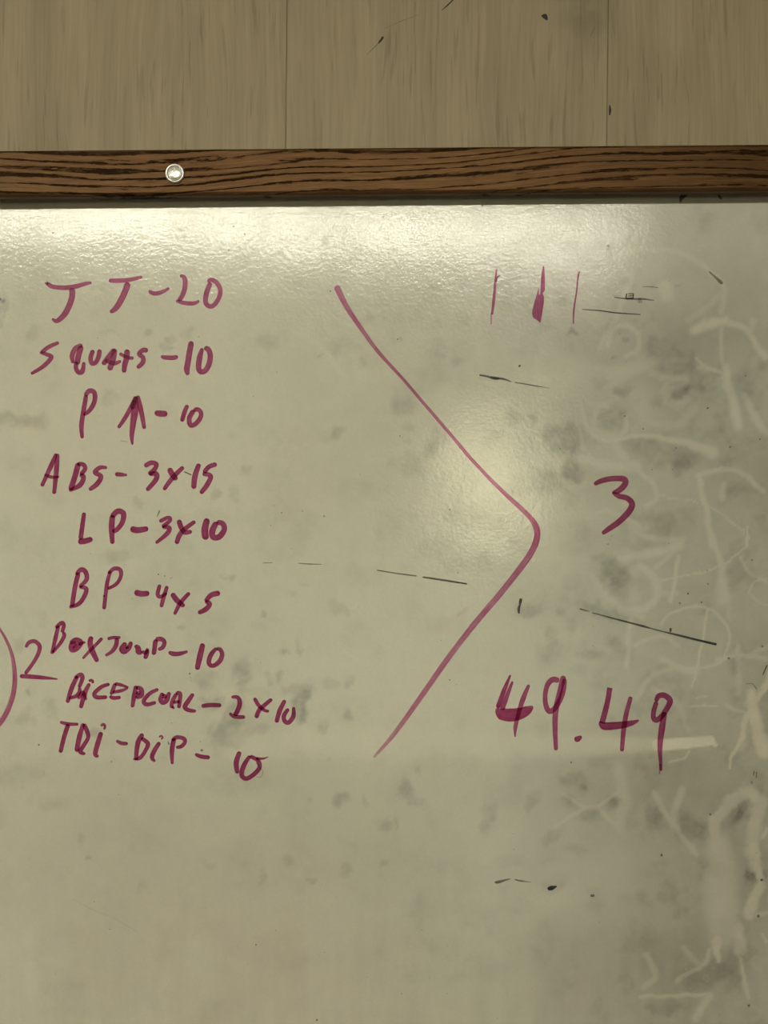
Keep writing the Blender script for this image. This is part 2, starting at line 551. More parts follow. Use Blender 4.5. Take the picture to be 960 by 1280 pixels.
def swipe(layer, pts, w, st, soft=0.5, warp=0.35):
    """a stroke of width w px; soft is the share of the width that fades"""
    pts = [tuple(map(float, q)) for q in pts]
    ws = w if isinstance(w, (list, tuple)) else [w] * len(pts)
    mw = max(ws)
    x0 = min(q[0] for q in pts) - mw - 8; x1 = max(q[0] for q in pts) + mw + 8
    y0 = min(q[1] for q in pts) - mw - 8; y1 = max(q[1] for q in pts) + mw + 8
    msk = (PX > x0) & (PX < x1) & (PY > y0) & (PY < y1)
    if not msk.any(): return
    X = PX[msk] + (WX[msk] - PX[msk]) * warp; Y = PY[msk] + (WY[msk] - PY[msk]) * warp
    best = np.zeros_like(X)
    for i in range(len(pts) - 1):
        (ax, ay), (bx, by) = pts[i], pts[i + 1]
        L2 = (bx - ax) ** 2 + (by - ay) ** 2 + 1e-6
        t = np.clip(((X - ax) * (bx - ax) + (Y - ay) * (by - ay)) / L2, 0, 1)
        d = np.hypot(X - ax - t * (bx - ax), Y - ay - t * (by - ay))
        hw = 0.5 * (ws[i] + (ws[i + 1] - ws[i]) * t)
        e = np.clip((hw * (1 + soft) - d) / (2 * soft * hw + 1e-6), 0, 1)
        best = np.maximum(best, e * e * (3 - 2 * e))
    layer[msk] = np.maximum(layer[msk], st * best)


def smooth(pts, per=6):
    out = []
    P = [np.array(q, float) for q in pts]
    P = [2 * P[0] - P[1]] + P + [2 * P[-1] - P[-2]]
    for i in range(1, len(P) - 2):
        for j in range(per):
            t = j / per
            out.append(tuple(0.5 * ((2 * P[i]) + (-P[i - 1] + P[i + 1]) * t + (2 * P[i - 1] - 5 * P[i] + 4 * P[i + 1] - P[i + 2]) * t * t
                                    + (-P[i - 1] + 3 * P[i] - 3 * P[i + 1] + P[i + 2]) * t ** 3)))
    out.append(tuple(P[-2]))
    return out


def crop(ox, oy, sc, pts):
    return [(ox + a / sc, oy + b / sc) for a, b in pts]


# broad film, from nearly clean on the left to grey towards the right and the bottom
base = field([(40, 300, .14), (240, 300, .14), (480, 300, .18), (700, 310, .26), (850, 300, .34), (940, 300, .34),
              (40, 450, .14), (240, 480, .12), (430, 470, .20), (600, 420, .30), (720, 410, .58), (840, 400, .54), (940, 450, .42),
              (40, 600, .10), (250, 600, .12), (430, 620, .18), (600, 600, .18), (690, 590, .26), (800, 600, .36), (920, 600, .38),
              (40, 760, .12), (250, 760, .14), (450, 760, .10), (620, 780, .12), (730, 780, .26), (830, 770, .42), (930, 760, .42),
              (40, 900, .12), (250, 880, .18), (450, 880, .04), (620, 880, .06), (760, 900, .20), (870, 890, .44), (940, 880, .42),
              (40, 1020, .22), (250, 1020, .24), (450, 1020, .28), (620, 1020, .28), (760, 1020, .38), (880, 1020, .50), (940, 1020, .46),
              (40, 1140, .22), (250, 1140, .24), (450, 1140, .28), (620, 1120, .28), (760, 1130, .32), (880, 1120, .38), (940, 1140, .46),
              (40, 1260, .22), (250, 1260, .24), (450, 1260, .28), (620, 1240, .30), (760, 1240, .40), (880, 1230, .48), (940, 1260, .46)], 75)
n1 = vnoise(PX, PY, 120, 21, 5, 0.55)
n2 = vnoise(PX, PY, 34, 31, 4, 0.55)
n3 = vnoise(PX, PY, 11, 41, 3, 0.6)
base = base + 0.20 * np.clip((PXc - 600) / 260, 0, 1) * np.clip((PYc - 300) / 120, 0, 1)
grime += base * (0.78 + 0.45 * n1) + 0.10 * np.clip(n1 - 0.5, 0, 1) * 2 * (0.5 + base)
# worn fingertip smudges scattered everywhere
grime += np.clip(n2 - 0.56, 0, 0.2) * np.where(PY > 950, 0.6, 1.0) * (0.25 + base) * (0.4 + 1.2 * n3)
grime += (n3 - 0.5) * 0.10 * (0.3 + base)
# vertical wipe streaks near the bottom
vs = vnoise(PX * 3.2, PY * 0.35, 60, 77, 4, 0.6)
grime += np.clip((PYc - 1040) / 240, 0, 1) * (vs - 0.5) * 0.20

# the last horizontal wipe stops in a soft line at y = 945
edge = np.clip((944 - PY + 3 * np.sin(PX / 60)) / 9, 0, 1)
below = np.clip((PY - 944) / 12, 0, 1)
grime += 0.055 * below * np.clip((560 - abs(PX - 480)) / 200, 0, 1)

pink += field([(100, 320, .15), (480, 320, .0), (800, 300, .10), (940, 330, .28), (100, 520, .22), (330, 540, .16), (480, 500, .04), (700, 600, .0), (930, 560, .10),
               (100, 760, .14), (480, 760, .06), (700, 760, .0), (900, 700, .20), (100, 1000, .26), (300, 1000, .30), (480, 1060, .22), (640, 1080, .05), (880, 1050, .34),
               (100, 1140, .40), (300, 1160, .46), (480, 1180, .44), (640, 1160, .12), (760, 1230, .40), (880, 1150, .40),
               (60, 1250, .36), (300, 1260, .52), (480, 1260, .50), (620, 1270, .52), (800, 1260, .42), (930, 1270, .12)], 70) * (0.6 + 0.8 * n1)
green += field([(100, 380, .05), (300, 380, .10), (600, 450, .10), (700, 560, .34), (660, 780, .36), (760, 860, .38), (860, 830, .30), (300, 880, .30), (100, 900, .14),
                (560, 900, .16), (620, 1060, .22), (600, 1140, .34), (720, 1120, .30), (930, 900, .30), (920, 1240, .22), (200, 1100, .10), (480, 640, .05), (300, 1250, .05)], 70) * (0.5 + 0.9 * (1 - n1))

# grey finger and eraser smudges
for x, y, rx, ry, st, an in (
        (420, 546, 11, 8, .34, -20), (502, 507, 16, 11, .30, 0), (507, 531, 9, 5, .18, 20), (542, 552, 11, 19, .34, 25), (517, 580, 15, 14, .22, 0),
        (493, 580, 7, 8, .20, 0), (510, 550, 6, 5, .18, 0), (427, 997, 11, 7, .40, 0), (505, 988, 10, 13, .40, 20), (520, 1002, 14, 8, .26, 0),
        (480, 1028, 10, 9, .28, 0), (497, 1028, 3, 9, .22, 0), (458, 1000, 3, 8, .20, 0), (435, 895, 4, 8, .34, 0), (404, 907, 9, 6, .36, -30),
        (523, 961, 5, 6, .22, 0), (412, 948, 4, 2, .25, 0), (613, 1015, 8, 18, .22, 20), (602, 1030, 5, 16, .20, 0), (380, 878, 9, 22, .42, 8),
        (262, 876, 14, 10, .42, 0), (285, 917, 24, 17, .46, -15), (300, 845, 12, 22, .34, 0), (292, 890, 16, 14, .34, 0), (374, 884, 10, 18, .36, 0),
        (255, 852, 16, 10, .26, 0), (350, 847, 5, 6, .28, 0), (336, 850, 5, 9, .22, 0), (322, 912, 14, 7, .30, 0), (284, 932, 10, 4, .26, 0),
        (365, 862, 12, 8, .24, 0), (353, 815, 3, 6, .16, 0), (333, 770, 4, 4, .32, 0), (103, 1053, 6, 9, .22, 0), (113, 1072, 4, 3, .34, 0),
        (14, 525, 34, 10, .30, 0), (52, 528, 10, 14, .22, 0), (2, 388, 6, 22, .34, 0), (1, 374, 3, 3, .8, 0), (216, 423, 8, 6, .36, 0), (208, 437, 9, 6, .32, 0),
        (40, 415, 8, 9, .24, 0), (140, 497, 9, 8, .22, 0), (182, 417, 6, 4, .24, 0), (135, 418, 12, 4, .18, 0), (234, 417, 6, 7, .22, 0), (128, 360, 12, 6, .18, 0),
        (337, 427, 14, 12, .28, 0), (428, 430, 18, 12, .26, 20), (460, 398, 12, 8, .22, 0), (400, 439, 4, 4, .24, 0), (452, 455, 5, 7, .24, -30), (498, 423, 4, 3, .26, 0),
        (550, 440, 8, 6, .20, 0), (575, 400, 14, 10, .18, 0), (577, 358, 5, 4, .22, 0), (570, 455, 9, 8, .22, 0),
        (707, 548, 28, 18, .42, 10), (717, 583, 12, 19, .46, 0), (777, 487, 10, 8, .34, 0), (764, 525, 18, 17, .30, 0), (847, 487, 8, 13, .34, 0), (682, 602, 24, 18, .34, 0),
        (830, 565, 52, 16, .26, 12), (823, 505, 7, 7, .26, 0), (663, 522, 9, 10, .34, 0), (640, 520, 11, 9, .26, 0), (625, 650, 6, 5, .18, 0),
        (772, 725, 28, 20, .40, 25), (757, 700, 16, 8, .26, 0), (660, 762, 16, 11, .34, 0), (765, 764, 40, 9, .34, 14), (712, 724, 10, 10, .18, 0), (700, 762, 7, 9, .26, 0),
        (688, 793, 9, 9, .20, 0), (740, 815, 18, 9, .34, 10), (695, 815, 16, 14, .20, 0), (725, 840, 10, 10, .16, 0), (765, 805, 12, 9, .18, 0),
        (604, 702, 14, 12, .20, 0), (567, 705, 18, 9, .18, 0), (545, 687, 20, 12, .14, 0), (420, 762, 13, 9, .20, 0), (437, 764, 6, 5, .16, 0), (364, 743, 9, 6, .14, 0),
        (373, 810, 4, 9, .22, 0), (437, 852, 8, 9, .22, 0), (354, 814, 6, 6, .20, 0), (412, 855, 12, 7, .14, 0), (577, 765, 8, 4, .22, 0), (385, 728, 4, 4, .2, 0),
        (718, 975, 22, 10, .26, 20), (730, 988, 8, 6, .30, 0), (707, 1000, 12, 12, .26, 0), (768, 1004, 12, 10, .34, 0), (735, 1018, 14, 10, .24, 0), (690, 1045, 10, 10, .20, 0),
        (664, 1000, 9, 14, .24, 0), (860, 1030, 18, 16, .36, 0), (820, 1020, 14, 16, .22, 0), (925, 1012, 8, 16, .40, 15), (640, 1075, 20, 10, .14, 0), (690, 1100, 18, 10, .16, 0),
        (720, 1062, 14, 8, .18, 0), (688, 1110, 12, 9, .34, -20), (740, 1120, 8, 9, .26, 0), (742, 1132, 12, 7, .14, 0), (842, 1120, 7, 14, .2, 0),
        (937, 1092, 6, 12, .40, 0), (956, 1097, 4, 9, .5, 0), (855, 1140, 10, 10, .22, 0), (800, 1170, 22, 18, .20, 0), (895, 1215, 18, 14, .34, 0), (842, 1258, 26, 8, .28, 0),
        (870, 1225, 20, 16, .24, 0), (920, 1190, 14, 18, .22, 0), (520, 1140, 8, 22, .18, 0), (540, 1180, 22, 10, .14, 0), (600, 1210, 30, 18, .12, 0), (700, 1230, 18, 16, .16, 0),
        (176, 1105, 6, 10, .2, 0), (363, 1078, 10, 8, .18, 0), (328, 1097, 6, 14, .22, 0), (436, 1090, 6, 9, .22, 0), (388, 1100, 5, 4, .22, 0), (480, 1082, 6, 3, .2, 0), (262, 1077, 8, 5, .14, 0),
        (300, 975, 40, 18, .16, 0), (20, 970, 30, 14, .18, 0), (60, 1005, 24, 10, .14, 0), (880, 1040, 8, 12, .2, 0), (305, 588, 6, 7, .22, 0), (270, 617, 6, 8, .28, 0), (293, 618, 6, 9, .22, 0),
        (172, 627, 8, 7, .22, 0), (285, 724, 6, 5, .36, 0), (148, 694, 14, 9, .22, 0), (66, 622, 14, 14, .14, 0), (225, 785, 4, 4, .26, 0), (22, 808, 8, 10, .22, 0),
        (34, 866, 3, 3, .4, 0), (33, 894, 8, 12, .24, 0), (43, 905, 5, 8, .2, 0), (385, 1000, 4, 4, .2, 0), (65, 888, 8, 14, .2, 0), (118, 915, 10, 6, .3, 0),
        (718, 413, 4, 4, .5, 0), (784, 425, 5, 4, .4, 0), (770, 444, 4, 3, .3, 0), (848, 356, 5, 3, .3, 0), (760, 307, 3, 3, .5, 0), (403, 302, 5, 4, .35, 0), (230, 284, 5, 3, .3, 0),
        (20, 305, 9, 4, .22, 0), (36, 302, 3, 2, .4, 0), (243, 328, 10, 4, .22, 0), (286, 317, 4, 2, .5, 0)):
    blob(grime, x, y, rx, ry, 0, an) if st <= 0 else None
    lay = np.zeros_like(grime)
    blob(lay, x, y, rx * 1.05, ry * 1.05, st, an, True, 4.0)
    grime += lay * (0.6 if y > 1100 else 0.85) * (1 - 0.4 * grime) * np.clip(0.25 + 1.5 * n3, 0, 1.3)
    if 640 < x < 800 and 500 < y < 900 or 240 < x < 390 and 840 < y < 940:
        green += lay * 0.5

# strokes of old writing left as paler ghosts
A = (640, 260, 3.0); Bq = (640, 460, 3.0); C3 = (640, 660, 3.0); D3 = (640, 860, 3.0); E3 = (640, 1060, 3.0)
ghost = [
    (A, [(390, 190), (450, 160), (560, 155), (660, 180), (740, 240), (790, 300), (780, 390)], 22, .40),
    (A, [(690, 455), (740, 435), (800, 422)], 34, .75), (A, [(800, 425), (880, 460), (950, 560)], 24, .6),
    (A, [(690, 560), (730, 600), (790, 620)], 12, .55), (A, [(785, 420), (790, 640)], 14, .4), (A, [(905, 420), (890, 470)], 26, .4),
    (A, [(445, 260), (400, 390), (330, 520)], 20, .35), (A, [(360, 510), (380, 455), (430, 440), (475, 480), (470, 530), (430, 555)], 20, .45),
    (A, [(575, 290), (578, 330)], 44, .5), (A, [(20, 590), (150, 570), (260, 600), (400, 620), (520, 580)], 60, .5), (A, [(480, 560), (530, 620)], 40, .4),
    (A, [(780, 320), (720, 380), (660, 420)], 22, .25), (A, [(560, 640), (650, 640)], 26, .5), (A, [(380, 200), (440, 250)], 16, .35),
    (Bq, [(800, 0), (825, 110), (845, 215)], 32, .72), (Bq, [(700, 0), (780, 10)], 16, .4), (Bq, [(430, 185), (425, 230), (385, 268), (330, 262), (280, 215), (250, 120)], 18, .5),
    (Bq, [(380, 275), (460, 256), (550, 256), (640, 275), (750, 315)], [16, 16, 18, 24, 40], .65), (Bq, [(250, 335), (380, 372), (470, 372)], 34, .55),
    (Bq, [(470, 380), (530, 430), (545, 490), (500, 520)], 18, .45), (Bq, [(690, 402), (780, 380), (860, 392), (940, 460)], 18, .5), (Bq, [(702, 400), (722, 500), (752, 670)], 20, .55),
    (Bq, [(790, 440), (790, 490)], 22, .45), (Bq, [(870, 100), (920, 200), (960, 250)], 26, .45), (Bq, [(590, 50), (560, 90), (640, 60)], 26, .4), (Bq, [(480, 190), (620, 210), (700, 130)], 34, .3),
    (Bq, [(120, 200), (110, 280), (140, 340)], 14, .3), (Bq, [(250, 230), (270, 300)], 14, .4), (Bq, [(280, 560), (350, 530), (420, 560), (480, 600)], 22, .5), (Bq, [(440, 600), (520, 640), (640, 650)], 26, .4),
    (Bq, [(380, 280), (430, 350)], 30, .4),
    (C3, [(745, 0), (775, 110), (792, 190), (790, 260)], [18, 20, 36, 50], .55), (C3, [(625, 110), (610, 190), (600, 275)], 16, .6), (C3, [(400, 112), (520, 100), (632, 66)], [20, 34, 30], .6),
    (C3, [(632, 66), (540, 150)], 16, .45), (C3, [(480, 140), (535, 190), (545, 250), (500, 300), (440, 310)], 28, .6), (C3, [(460, 165), (458, 260)], 46, .45),
    (C3, [(300, 180), (340, 240), (420, 310), (490, 330)], 26, .55), (C3, [(455, 320), (440, 420), (432, 520)], 18, .55), (C3, [(560, 360), (600, 325), (660, 302), (740, 300), (800, 360), (815, 430), (780, 500), (700, 527), (620, 520)], 9, .55),
    (C3, [(738, 300), (705, 470), (678, 600)], 9, .6), (C3, [(770, 492), (860, 480), (950, 486)], 16, .5), (C3, [(850, 450), (850, 620)], 20, .35), (C3, [(885, 245), (915, 205), (960, 192)], 8, .5),
    (C3, [(885, 245), (925, 282), (960, 290)], 8, .4), (C3, [(860, 110), (890, 170), (960, 205)], 10, .4), (C3, [(560, 490), (640, 530), (690, 540)], 20, .45), (C3, [(460, 440), (560, 410), (620, 440)], 14, .4),
    (C3, [(280, 440), (360, 450)], 20, .4), (C3, [(900, 470), (960, 440)], 16, .4), (C3, [(800, 240), (820, 340)], 12, .3), (C3, [(470, 640), (520, 560), (600, 520)], 18, .4), (C3, [(250, 380), (230, 480), (260, 560)], 22, .3),
    (C3, [(110, 440), (200, 400), (190, 490), (110, 460)], 12, .3), (C3, [(535, 240), (620, 245)], 20, .35),
    (D3, [(590, 275), (640, 262), (660, 235)], 8, .6), (D3, [(670, 70), (765, 64)], 7, .65), (D3, [(690, 42), (735, 30)], 6, .5),
    (D3, [(640, 380), (600, 510)], 26, .45), (D3, [(530, 395), (600, 500), (690, 620)], 20, .42), (D3, [(190, 395), (290, 450), (400, 395)], 14, .45), (D3, [(390, 520), (290, 445), (160, 520)], 16, .4),
    (D3, [(400, 300), (420, 420), (400, 520)], 40, .4), (D3, [(800, 60), (850, 90), (900, 100)], 12, .5), (D3, [(880, 120), (860, 230)], 26, .3), (D3, [(530, 0), (620, 60), (660, 160)], 18, .3),
    (E3, [(485, 553), (600, 556), (730, 548)], 14, .5), (E3, [(735, 555), (690, 640)], 26, .45), (E3, [(620, 500), (720, 430), (740, 380)], 18, .4), (E3, [(855, 415), (870, 500), (885, 570)], 12, .5),
    (E3, [(500, 400), (540, 480), (500, 520)], 22, .4), (E3, [(940, 320), (960, 350)], 10, .5), (E3, [(640, 380), (700, 440)], 20, .3), (E3, [(880, 250), (960, 245)], 22, .4),
    ((0, 0, 1.0), [(412, 415), (440, 440), (452, 470)], 16, .4), ((0, 0, 1.0), [(385, 415), (430, 470)], 8, .4), ((0, 0, 1.0), [(260, 870), (330, 850), (345, 830)], 8, .5), ((0, 0, 1.0), [(262, 925), (276, 890), (295, 850)], 5, .6),
    ((0, 0, 1.0), [(312, 870), (300, 900)], 6, .4), ((0, 0, 1.0), [(600, 420), (606, 470)], 18, .3), ((0, 0, 1.0), [(600, 500), (700, 490)], 30, .35), ((0, 0, 1.0), [(470, 420), (560, 415)], 10, .2),
]
for (ox, oy, sc), pts, w, st in ghost:
    w = [q / sc for q in w] if isinstance(w, list) else w / sc
    swipe(clean, smooth(crop(ox, oy, sc, pts), 4) if not isinstance(w, list) else crop(ox, oy, sc, pts), w, st * 0.75, 0.8)
for cx_, cy_, rr, ww_, st in ((765, 524, 20, 9, .5), (777, 487, 13, 8, .5), (847, 487, 15, 12, .5), (741, 490, 13, 10, .4), (716, 586, 19, 8, .4), (772, 725, 30, 9, .35), (690, 798, 14, 7, .35), (800, 640, 22, 7, .3), (745, 830, 20, 8, .35)):
    swipe(clean, [(cx_ + rr * math.cos(q * 0.45), cy_ + 1.1 * rr * math.sin(q * 0.45)) for q in range(int(cx_) % 6, int(cx_) % 6 + 9)], ww_, st * 0.62, 0.9, 0.9)
for cx_, cy_, rx, ry, st in ((690, 470, 62, 34, .55), (640, 480, 50, 30, .35), (800, 505, 34, 26, .35), (720, 640, 50, 22, .30), (700, 700, 44, 36, .40), (600, 860, 90, 60, .35), (690, 870, 60, 50, .35), (560, 740, 70, 50, .3), (700, 1120, 70, 50, .35), (640, 1060, 60, 60, .25)):
    blob(clean, cx_, cy_, rx, ry, st)
# the eraser's last pass, ending in a crisp pale tip
swipe(clean, [(822, 931), (858, 929), (888, 926)], [15, 14, 12], .95, 0.18, 0.1)
swipe(clean, [(560, 930), (700, 930), (830, 931)], [34, 30, 14], .55, 0.7, 0.2)
swipe(clean, [(886, 922), (894, 931)], 6, .8, 0.25, 0.1)
swipe(clean, [(300, 925), (480, 926), (640, 930)], 34, .55, 0.9)
pinks = [
    (D3, [(893, 10), (920, 120), (945, 240)], [34, 44, 44], .8), (D3, [(970, -60), (893, 105), (845, 220), (815, 300)], [30, 24, 18, 10], .75),
    (D3, [(760, 600), (772, 490), (830, 415), (895, 392), (935, 430)], 44, .5), (D3, [(935, 420), (905, 560), (905, 670)], 44, .48), (D3, [(960, 520), (935, 560)], 16, .5),
    (E3, [(770, -20), (785, 120), (795, 330)], [90, 110, 100], .42), (E3, [(905, -10), (935, 130), (885, 250)], 36, .6), (E3, [(768, 350), (770, 430)], [40, 16], .6), (E3, [(840, 300), (850, 380)], 50, .5),
    (Bq, [(560, 470), (680, 500), (800, 560), (868, 615), (882, 680)], 5, .5), (C3, [(882, 0), (880, 60), (820, 122), (720, 165), (640, 185), (540, 190)], 7, .6),
]
for (ox, oy, sc), pts, w, st in pinks:
    w = [q / sc for q in w] if isinstance(w, list) else w / sc
    pts = crop(ox, oy, sc, pts)
    swipe(clean, pts, w, st * 0.85, 0.6, 0.6)
    swipe(pink, pts, w, st * 0.9, 0.6, 0.6)
blob(pink, 45, 530, 26, 14, .5, 0)
blob(pink, 10, 1120, 10, 6, .5, 0)

film = np.clip(grime, 0, 1.2) * (1 - 0.85 * np.clip(clean * (0.72 + 0.45 * n3), 0, 1))
tintg = np.clip(green, 0, 1) * (1 - 0.4 * np.clip(clean, 0, 1))
tintp = np.clip(pink, 0, 1)
CLEAN = np.array([0.735, 0.725, 0.605])
DIRTY = np.array([0.250, 0.243, 0.205])
colr = CLEAN + (DIRTY - CLEAN) * np.clip(film, 0, 1.15)[..., None]
colr = colr * (1 - tintg[..., None] * np.array([0.10, 0.025, 0.03]))
colr = colr * (1 - tintp[..., None] * np.array([0.00, 0.09, 0.13]))
colr = np.clip(colr, 0.03, 0.9)
rgba = np.concatenate([colr, np.clip(film + 0.15 * tintp, 0, 1)[..., None]], axis=2).astype(np.float32)

ny, nx = BX.shape
verts = np.stack([xb.ravel(), np.full(nx * ny, YB), zbm.ravel()], 1)
idx = np.arange(nx * ny).reshape(ny, nx)
faces = np.stack([idx[1:, :-1].ravel(), idx[1:, 1:].ravel(), idx[:-1, 1:].ravel(), idx[:-1, :-1].ravel()], 1)
me = bpy.data.meshes.new('writing_surface')
nv = len(verts)
# close the sheet to a 12 mm panel: four back corners
cr = [idx[0, 0], idx[0, -1], idx[-1, -1], idx[-1, 0]]
back = verts[cr].copy(); back[:, 1] = -0.0003
verts = np.concatenate([verts, back])
flist = faces.tolist()
rim = [list(idx[0, :]) + [nv + 1, nv], list(idx[:, -1]) + [nv + 2, nv + 1], list(idx[-1, ::-1]) + [nv + 3, nv + 2], list(idx[::-1, 0]) + [nv, nv + 3], [nv, nv + 1, nv + 2, nv + 3]]
me.from_pydata(verts.tolist(), [], flist + [[int(q) for q in r_] for r_ in rim])
me.update()
at = me.color_attributes.new('residue', 'FLOAT_COLOR', 'POINT')
full = np.concatenate([rgba.reshape(-1, 4), np.tile(np.array([[0.3, 0.2, 0.12, 1]], np.float32), (4, 1))])
at.data.foreach_set('color', full.ravel())
me.materials.append(M_BOARD)
tag(link(bpy.data.objects.new('writing_surface', me), BOARD), 'glossy cream surface with grey smudges and pale ghosts of erased writing')

# ------------------------------------------------------------------ screw with its cup washer
sxw, szw = board_at(219, 217.5, YF)


def lathe(name, prof, mat, parent, seg=48):
    v, f = [], []
    for r_, y in prof:
        for i in range(seg):
            a = 2 * math.pi * i / seg
            v.append((r_ * math.cos(a), y, r_ * math.sin(a)))
    for j in range(len(prof) - 1):
        for i in range(seg):
            k2 = (i + 1) % seg
            f.append((j * seg + i, j * seg + k2, (j + 1) * seg + k2, (j + 1) * seg + i))
    return mesh_obj(name, v, f, mat, parent, True)


R0 = 12.1 / F * (YF - YCAM)
hr, ha = 30, 96
v, f = [], []
Rh = R0 * 0.67
for j in range(hr + 1):
    r_ = Rh * j / hr
    for i in range(ha):
        a = 2 * math.pi * i / ha
        xx, zz = r_ * math.cos(a), r_ * math.sin(a)
        y = -0.0007 - 0.0016 * math.sqrt(max(0.0, 1 - (r_ / Rh) ** 2 * 0.96))
        ca, sa = math.cos(0.12), math.sin(0.12)
        u, w = xx * ca + zz * sa, -xx * sa + zz * ca
        arm = min(max(abs(u) - 0.00042, 0) / 0.00022 if abs(w) < Rh * 0.62 else 9, max(abs(w) - 0.00042, 0) / 0.00022 if abs(u) < Rh * 0.62 else 9)
        if arm < 1: y += 0.0006 * (1 - arm)
        v.append((xx, y, zz))
for j in range(hr):
    for i in range(ha):
        k2 = (i + 1) % ha
        f.append((j * ha + i, j * ha + k2, (j + 1) * ha + k2, (j + 1) * ha + i))
scr = mesh_obj('screw', v, f, M_STEEL, BOARD, True)
scr.location = (sxw, YF, szw)
tag(scr, 'shiny cross-head screw')
wsh = lathe('cup_washer', [(R0 * 0.66, 0.0), (R0 * 0.73, -0.0004), (R0 * 0.80, -0.0019), (R0 * 0.88, -0.0021), (R0 * 0.95, -0.0016), (R0, -0.0006), (R0 * 1.0, 0.0004)], M_RING, scr)
tag(wsh, 'bright ring-shaped cup washer')

# ------------------------------------------------------------------ ink strokes
_layer = [0]


class Ink:
    """collects strokes lying on the writing surface as thin ribbons of ink"""
    def __init__(self):
        self.v, self.f, self.den, self.suv = [], [], [], []

    def stroke(self, pts, w, sc=(0, 0, 1.0), den=1.0, ends=1.0, sharp=False, round_=True, plane=YB):
        ox, oy, k_ = sc
        ws = w if isinstance(w, (list, tuple)) else [w] * len(pts)
        P = crop(ox, oy, k_, pts)
        W = [q / k_ * 1.08 for q in ws]
        ds = den if isinstance(den, (list, tuple)) else [den] * len(pts)
        if len(P) == 2 or sharp:
            raw, rw, rd = [], [], []
            for i in range(len(P) - 1):
                for j in range(8):
                    t = j / 8
                    raw.append((P[i][0] + (P[i + 1][0] - P[i][0]) * t, P[i][1] + (P[i + 1][1] - P[i][1]) * t))
            raw.append(P[-1]); per = 8
        else:
            raw = smooth(P, 8); per = 8
        tw = np.linspace(0, len(P) - 1, len(raw))
        rw = np.interp(tw, range(len(P)), W); rd = np.interp(tw, range(len(P)), ds)
        raw = np.array(raw)
        seg = np.hypot(*np.diff(raw, axis=0).T); L = np.concatenate([[0], np.cumsum(seg)])
        tot = L[-1]
        n = max(5, int(tot / 0.9) + 1)
        r0, r1 = rw[0] / 2, rw[-1] / 2
        base_s = np.linspace(0, tot, n)
        if round_:
            e = 1 - np.cos(np.linspace(0, math.pi / 2, 6))
            base_s = np.unique(np.concatenate([base_s, e * min(r0, tot / 2), tot - e * min(r1, tot / 2)]))
        xs = np.interp(base_s, L, raw[:, 0]); ys = np.interp(base_s, L, raw[:, 1])
        hw = np.interp(base_s, L, rw) / 2; dn = np.interp(base_s, L, rd)
        if round_:
            for d, rr in ((base_s, r0), (tot - base_s, r1)):
                rr = max(rr, 1e-6)
                q = np.clip(d / rr, 0, 1)
                hw = hw * np.sqrt(np.clip(1 - (1 - q) ** 2, 0.0004, 1))
        tx = np.gradient(xs, base_s + np.arange(len(base_s)) * 1e-9); ty = np.gradient(ys, base_s + np.arange(len(base_s)) * 1e-9)
        nn = np.hypot(tx, ty) + 1e-9
        nxv, nyv = -ty / nn, tx / nn
        _layer[0] += 1
        y = plane - 0.00008 - 0.000003 * (_layer[0] % 40)
        off = len(self.v); seed = _layer[0] * 7.31
        acr = (-1.0, -0.8, -0.35, 0.35, 0.8, 1.0)
        prof = (0.80, 1.05, 0.93, 0.93, 1.05, 0.80)
        for i in range(len(xs)):
            en = ends * max(math.exp(-(base_s[i] / max(0.7 * r0, 0.3)) ** 2), math.exp(-((tot - base_s[i]) / max(0.8 * r1, 0.3)) ** 2)) if ends else 0.0
            for a, pr in zip(acr, prof):
                bx, bz = board_at(xs[i] + nxv[i] * hw[i] * a, ys[i] + nyv[i] * hw[i] * a, y)
                self.v.append((bx, y, bz))
                self.den.append(float(dn[i] * pr)); self.suv.append((base_s[i] * 1.0 + seed, a * hw[i] + seed * 3, en * (1 - 0.5 * abs(a))))
        m_ = len(acr)
        for i in range(len(xs) - 1):
            for j in range(m_ - 1):
                q = off + i * m_ + j
                self.f.append((q, q + m_, q + m_ + 1, q + 1))
        return self

    def poly(self, pts, sc=(0, 0, 1.0), den=1.0, plane=YB):
        P = crop(*sc, pts)
        _layer[0] += 1
        y = plane - 0.00008 - 0.000003 * (_layer[0] % 40)
        off = len(self.v)
        for q in P:
            bx, bz = board_at(q[0], q[1], y)
            self.v.append((bx, y, bz)); self.den.append(den); self.suv.append((q[1], q[0] + _layer[0] * 5, 0.0))
        self.f.append(tuple(range(off, off + len(P))))
        return self

    def build(self, name, mat, label=None, kind=None, parent=None):
        o = mesh_obj(name, self.v, self.f, mat, parent or BOARD)
        me = o.data
        a = me.attributes.new('ink_load', 'FLOAT', 'POINT'); a.data.foreach_set('value', np.array(self.den, np.float32))
        b = me.attributes.new('stroke_uv', 'FLOAT_VECTOR', 'POINT'); b.data.foreach_set('vector', np.array(self.suv, np.float32).ravel())
        bm = bmesh.new(); bm.from_mesh(me)
        for fc in bm.faces:
            if fc.normal.y > 0: fc.normal_flip()
        bm.to_mesh(me); bm.free()
        if label: o['label'] = label
        if kind: o['kind'] = kind
        return o


def line(name, label, parts, mat=None):
    k_ = Ink()
    for sc, items in parts:
        for it in items:
            k_.stroke(it[0], it[1], sc, *(it[2:]))
    return k_.build(name, mat or M_INK, label)


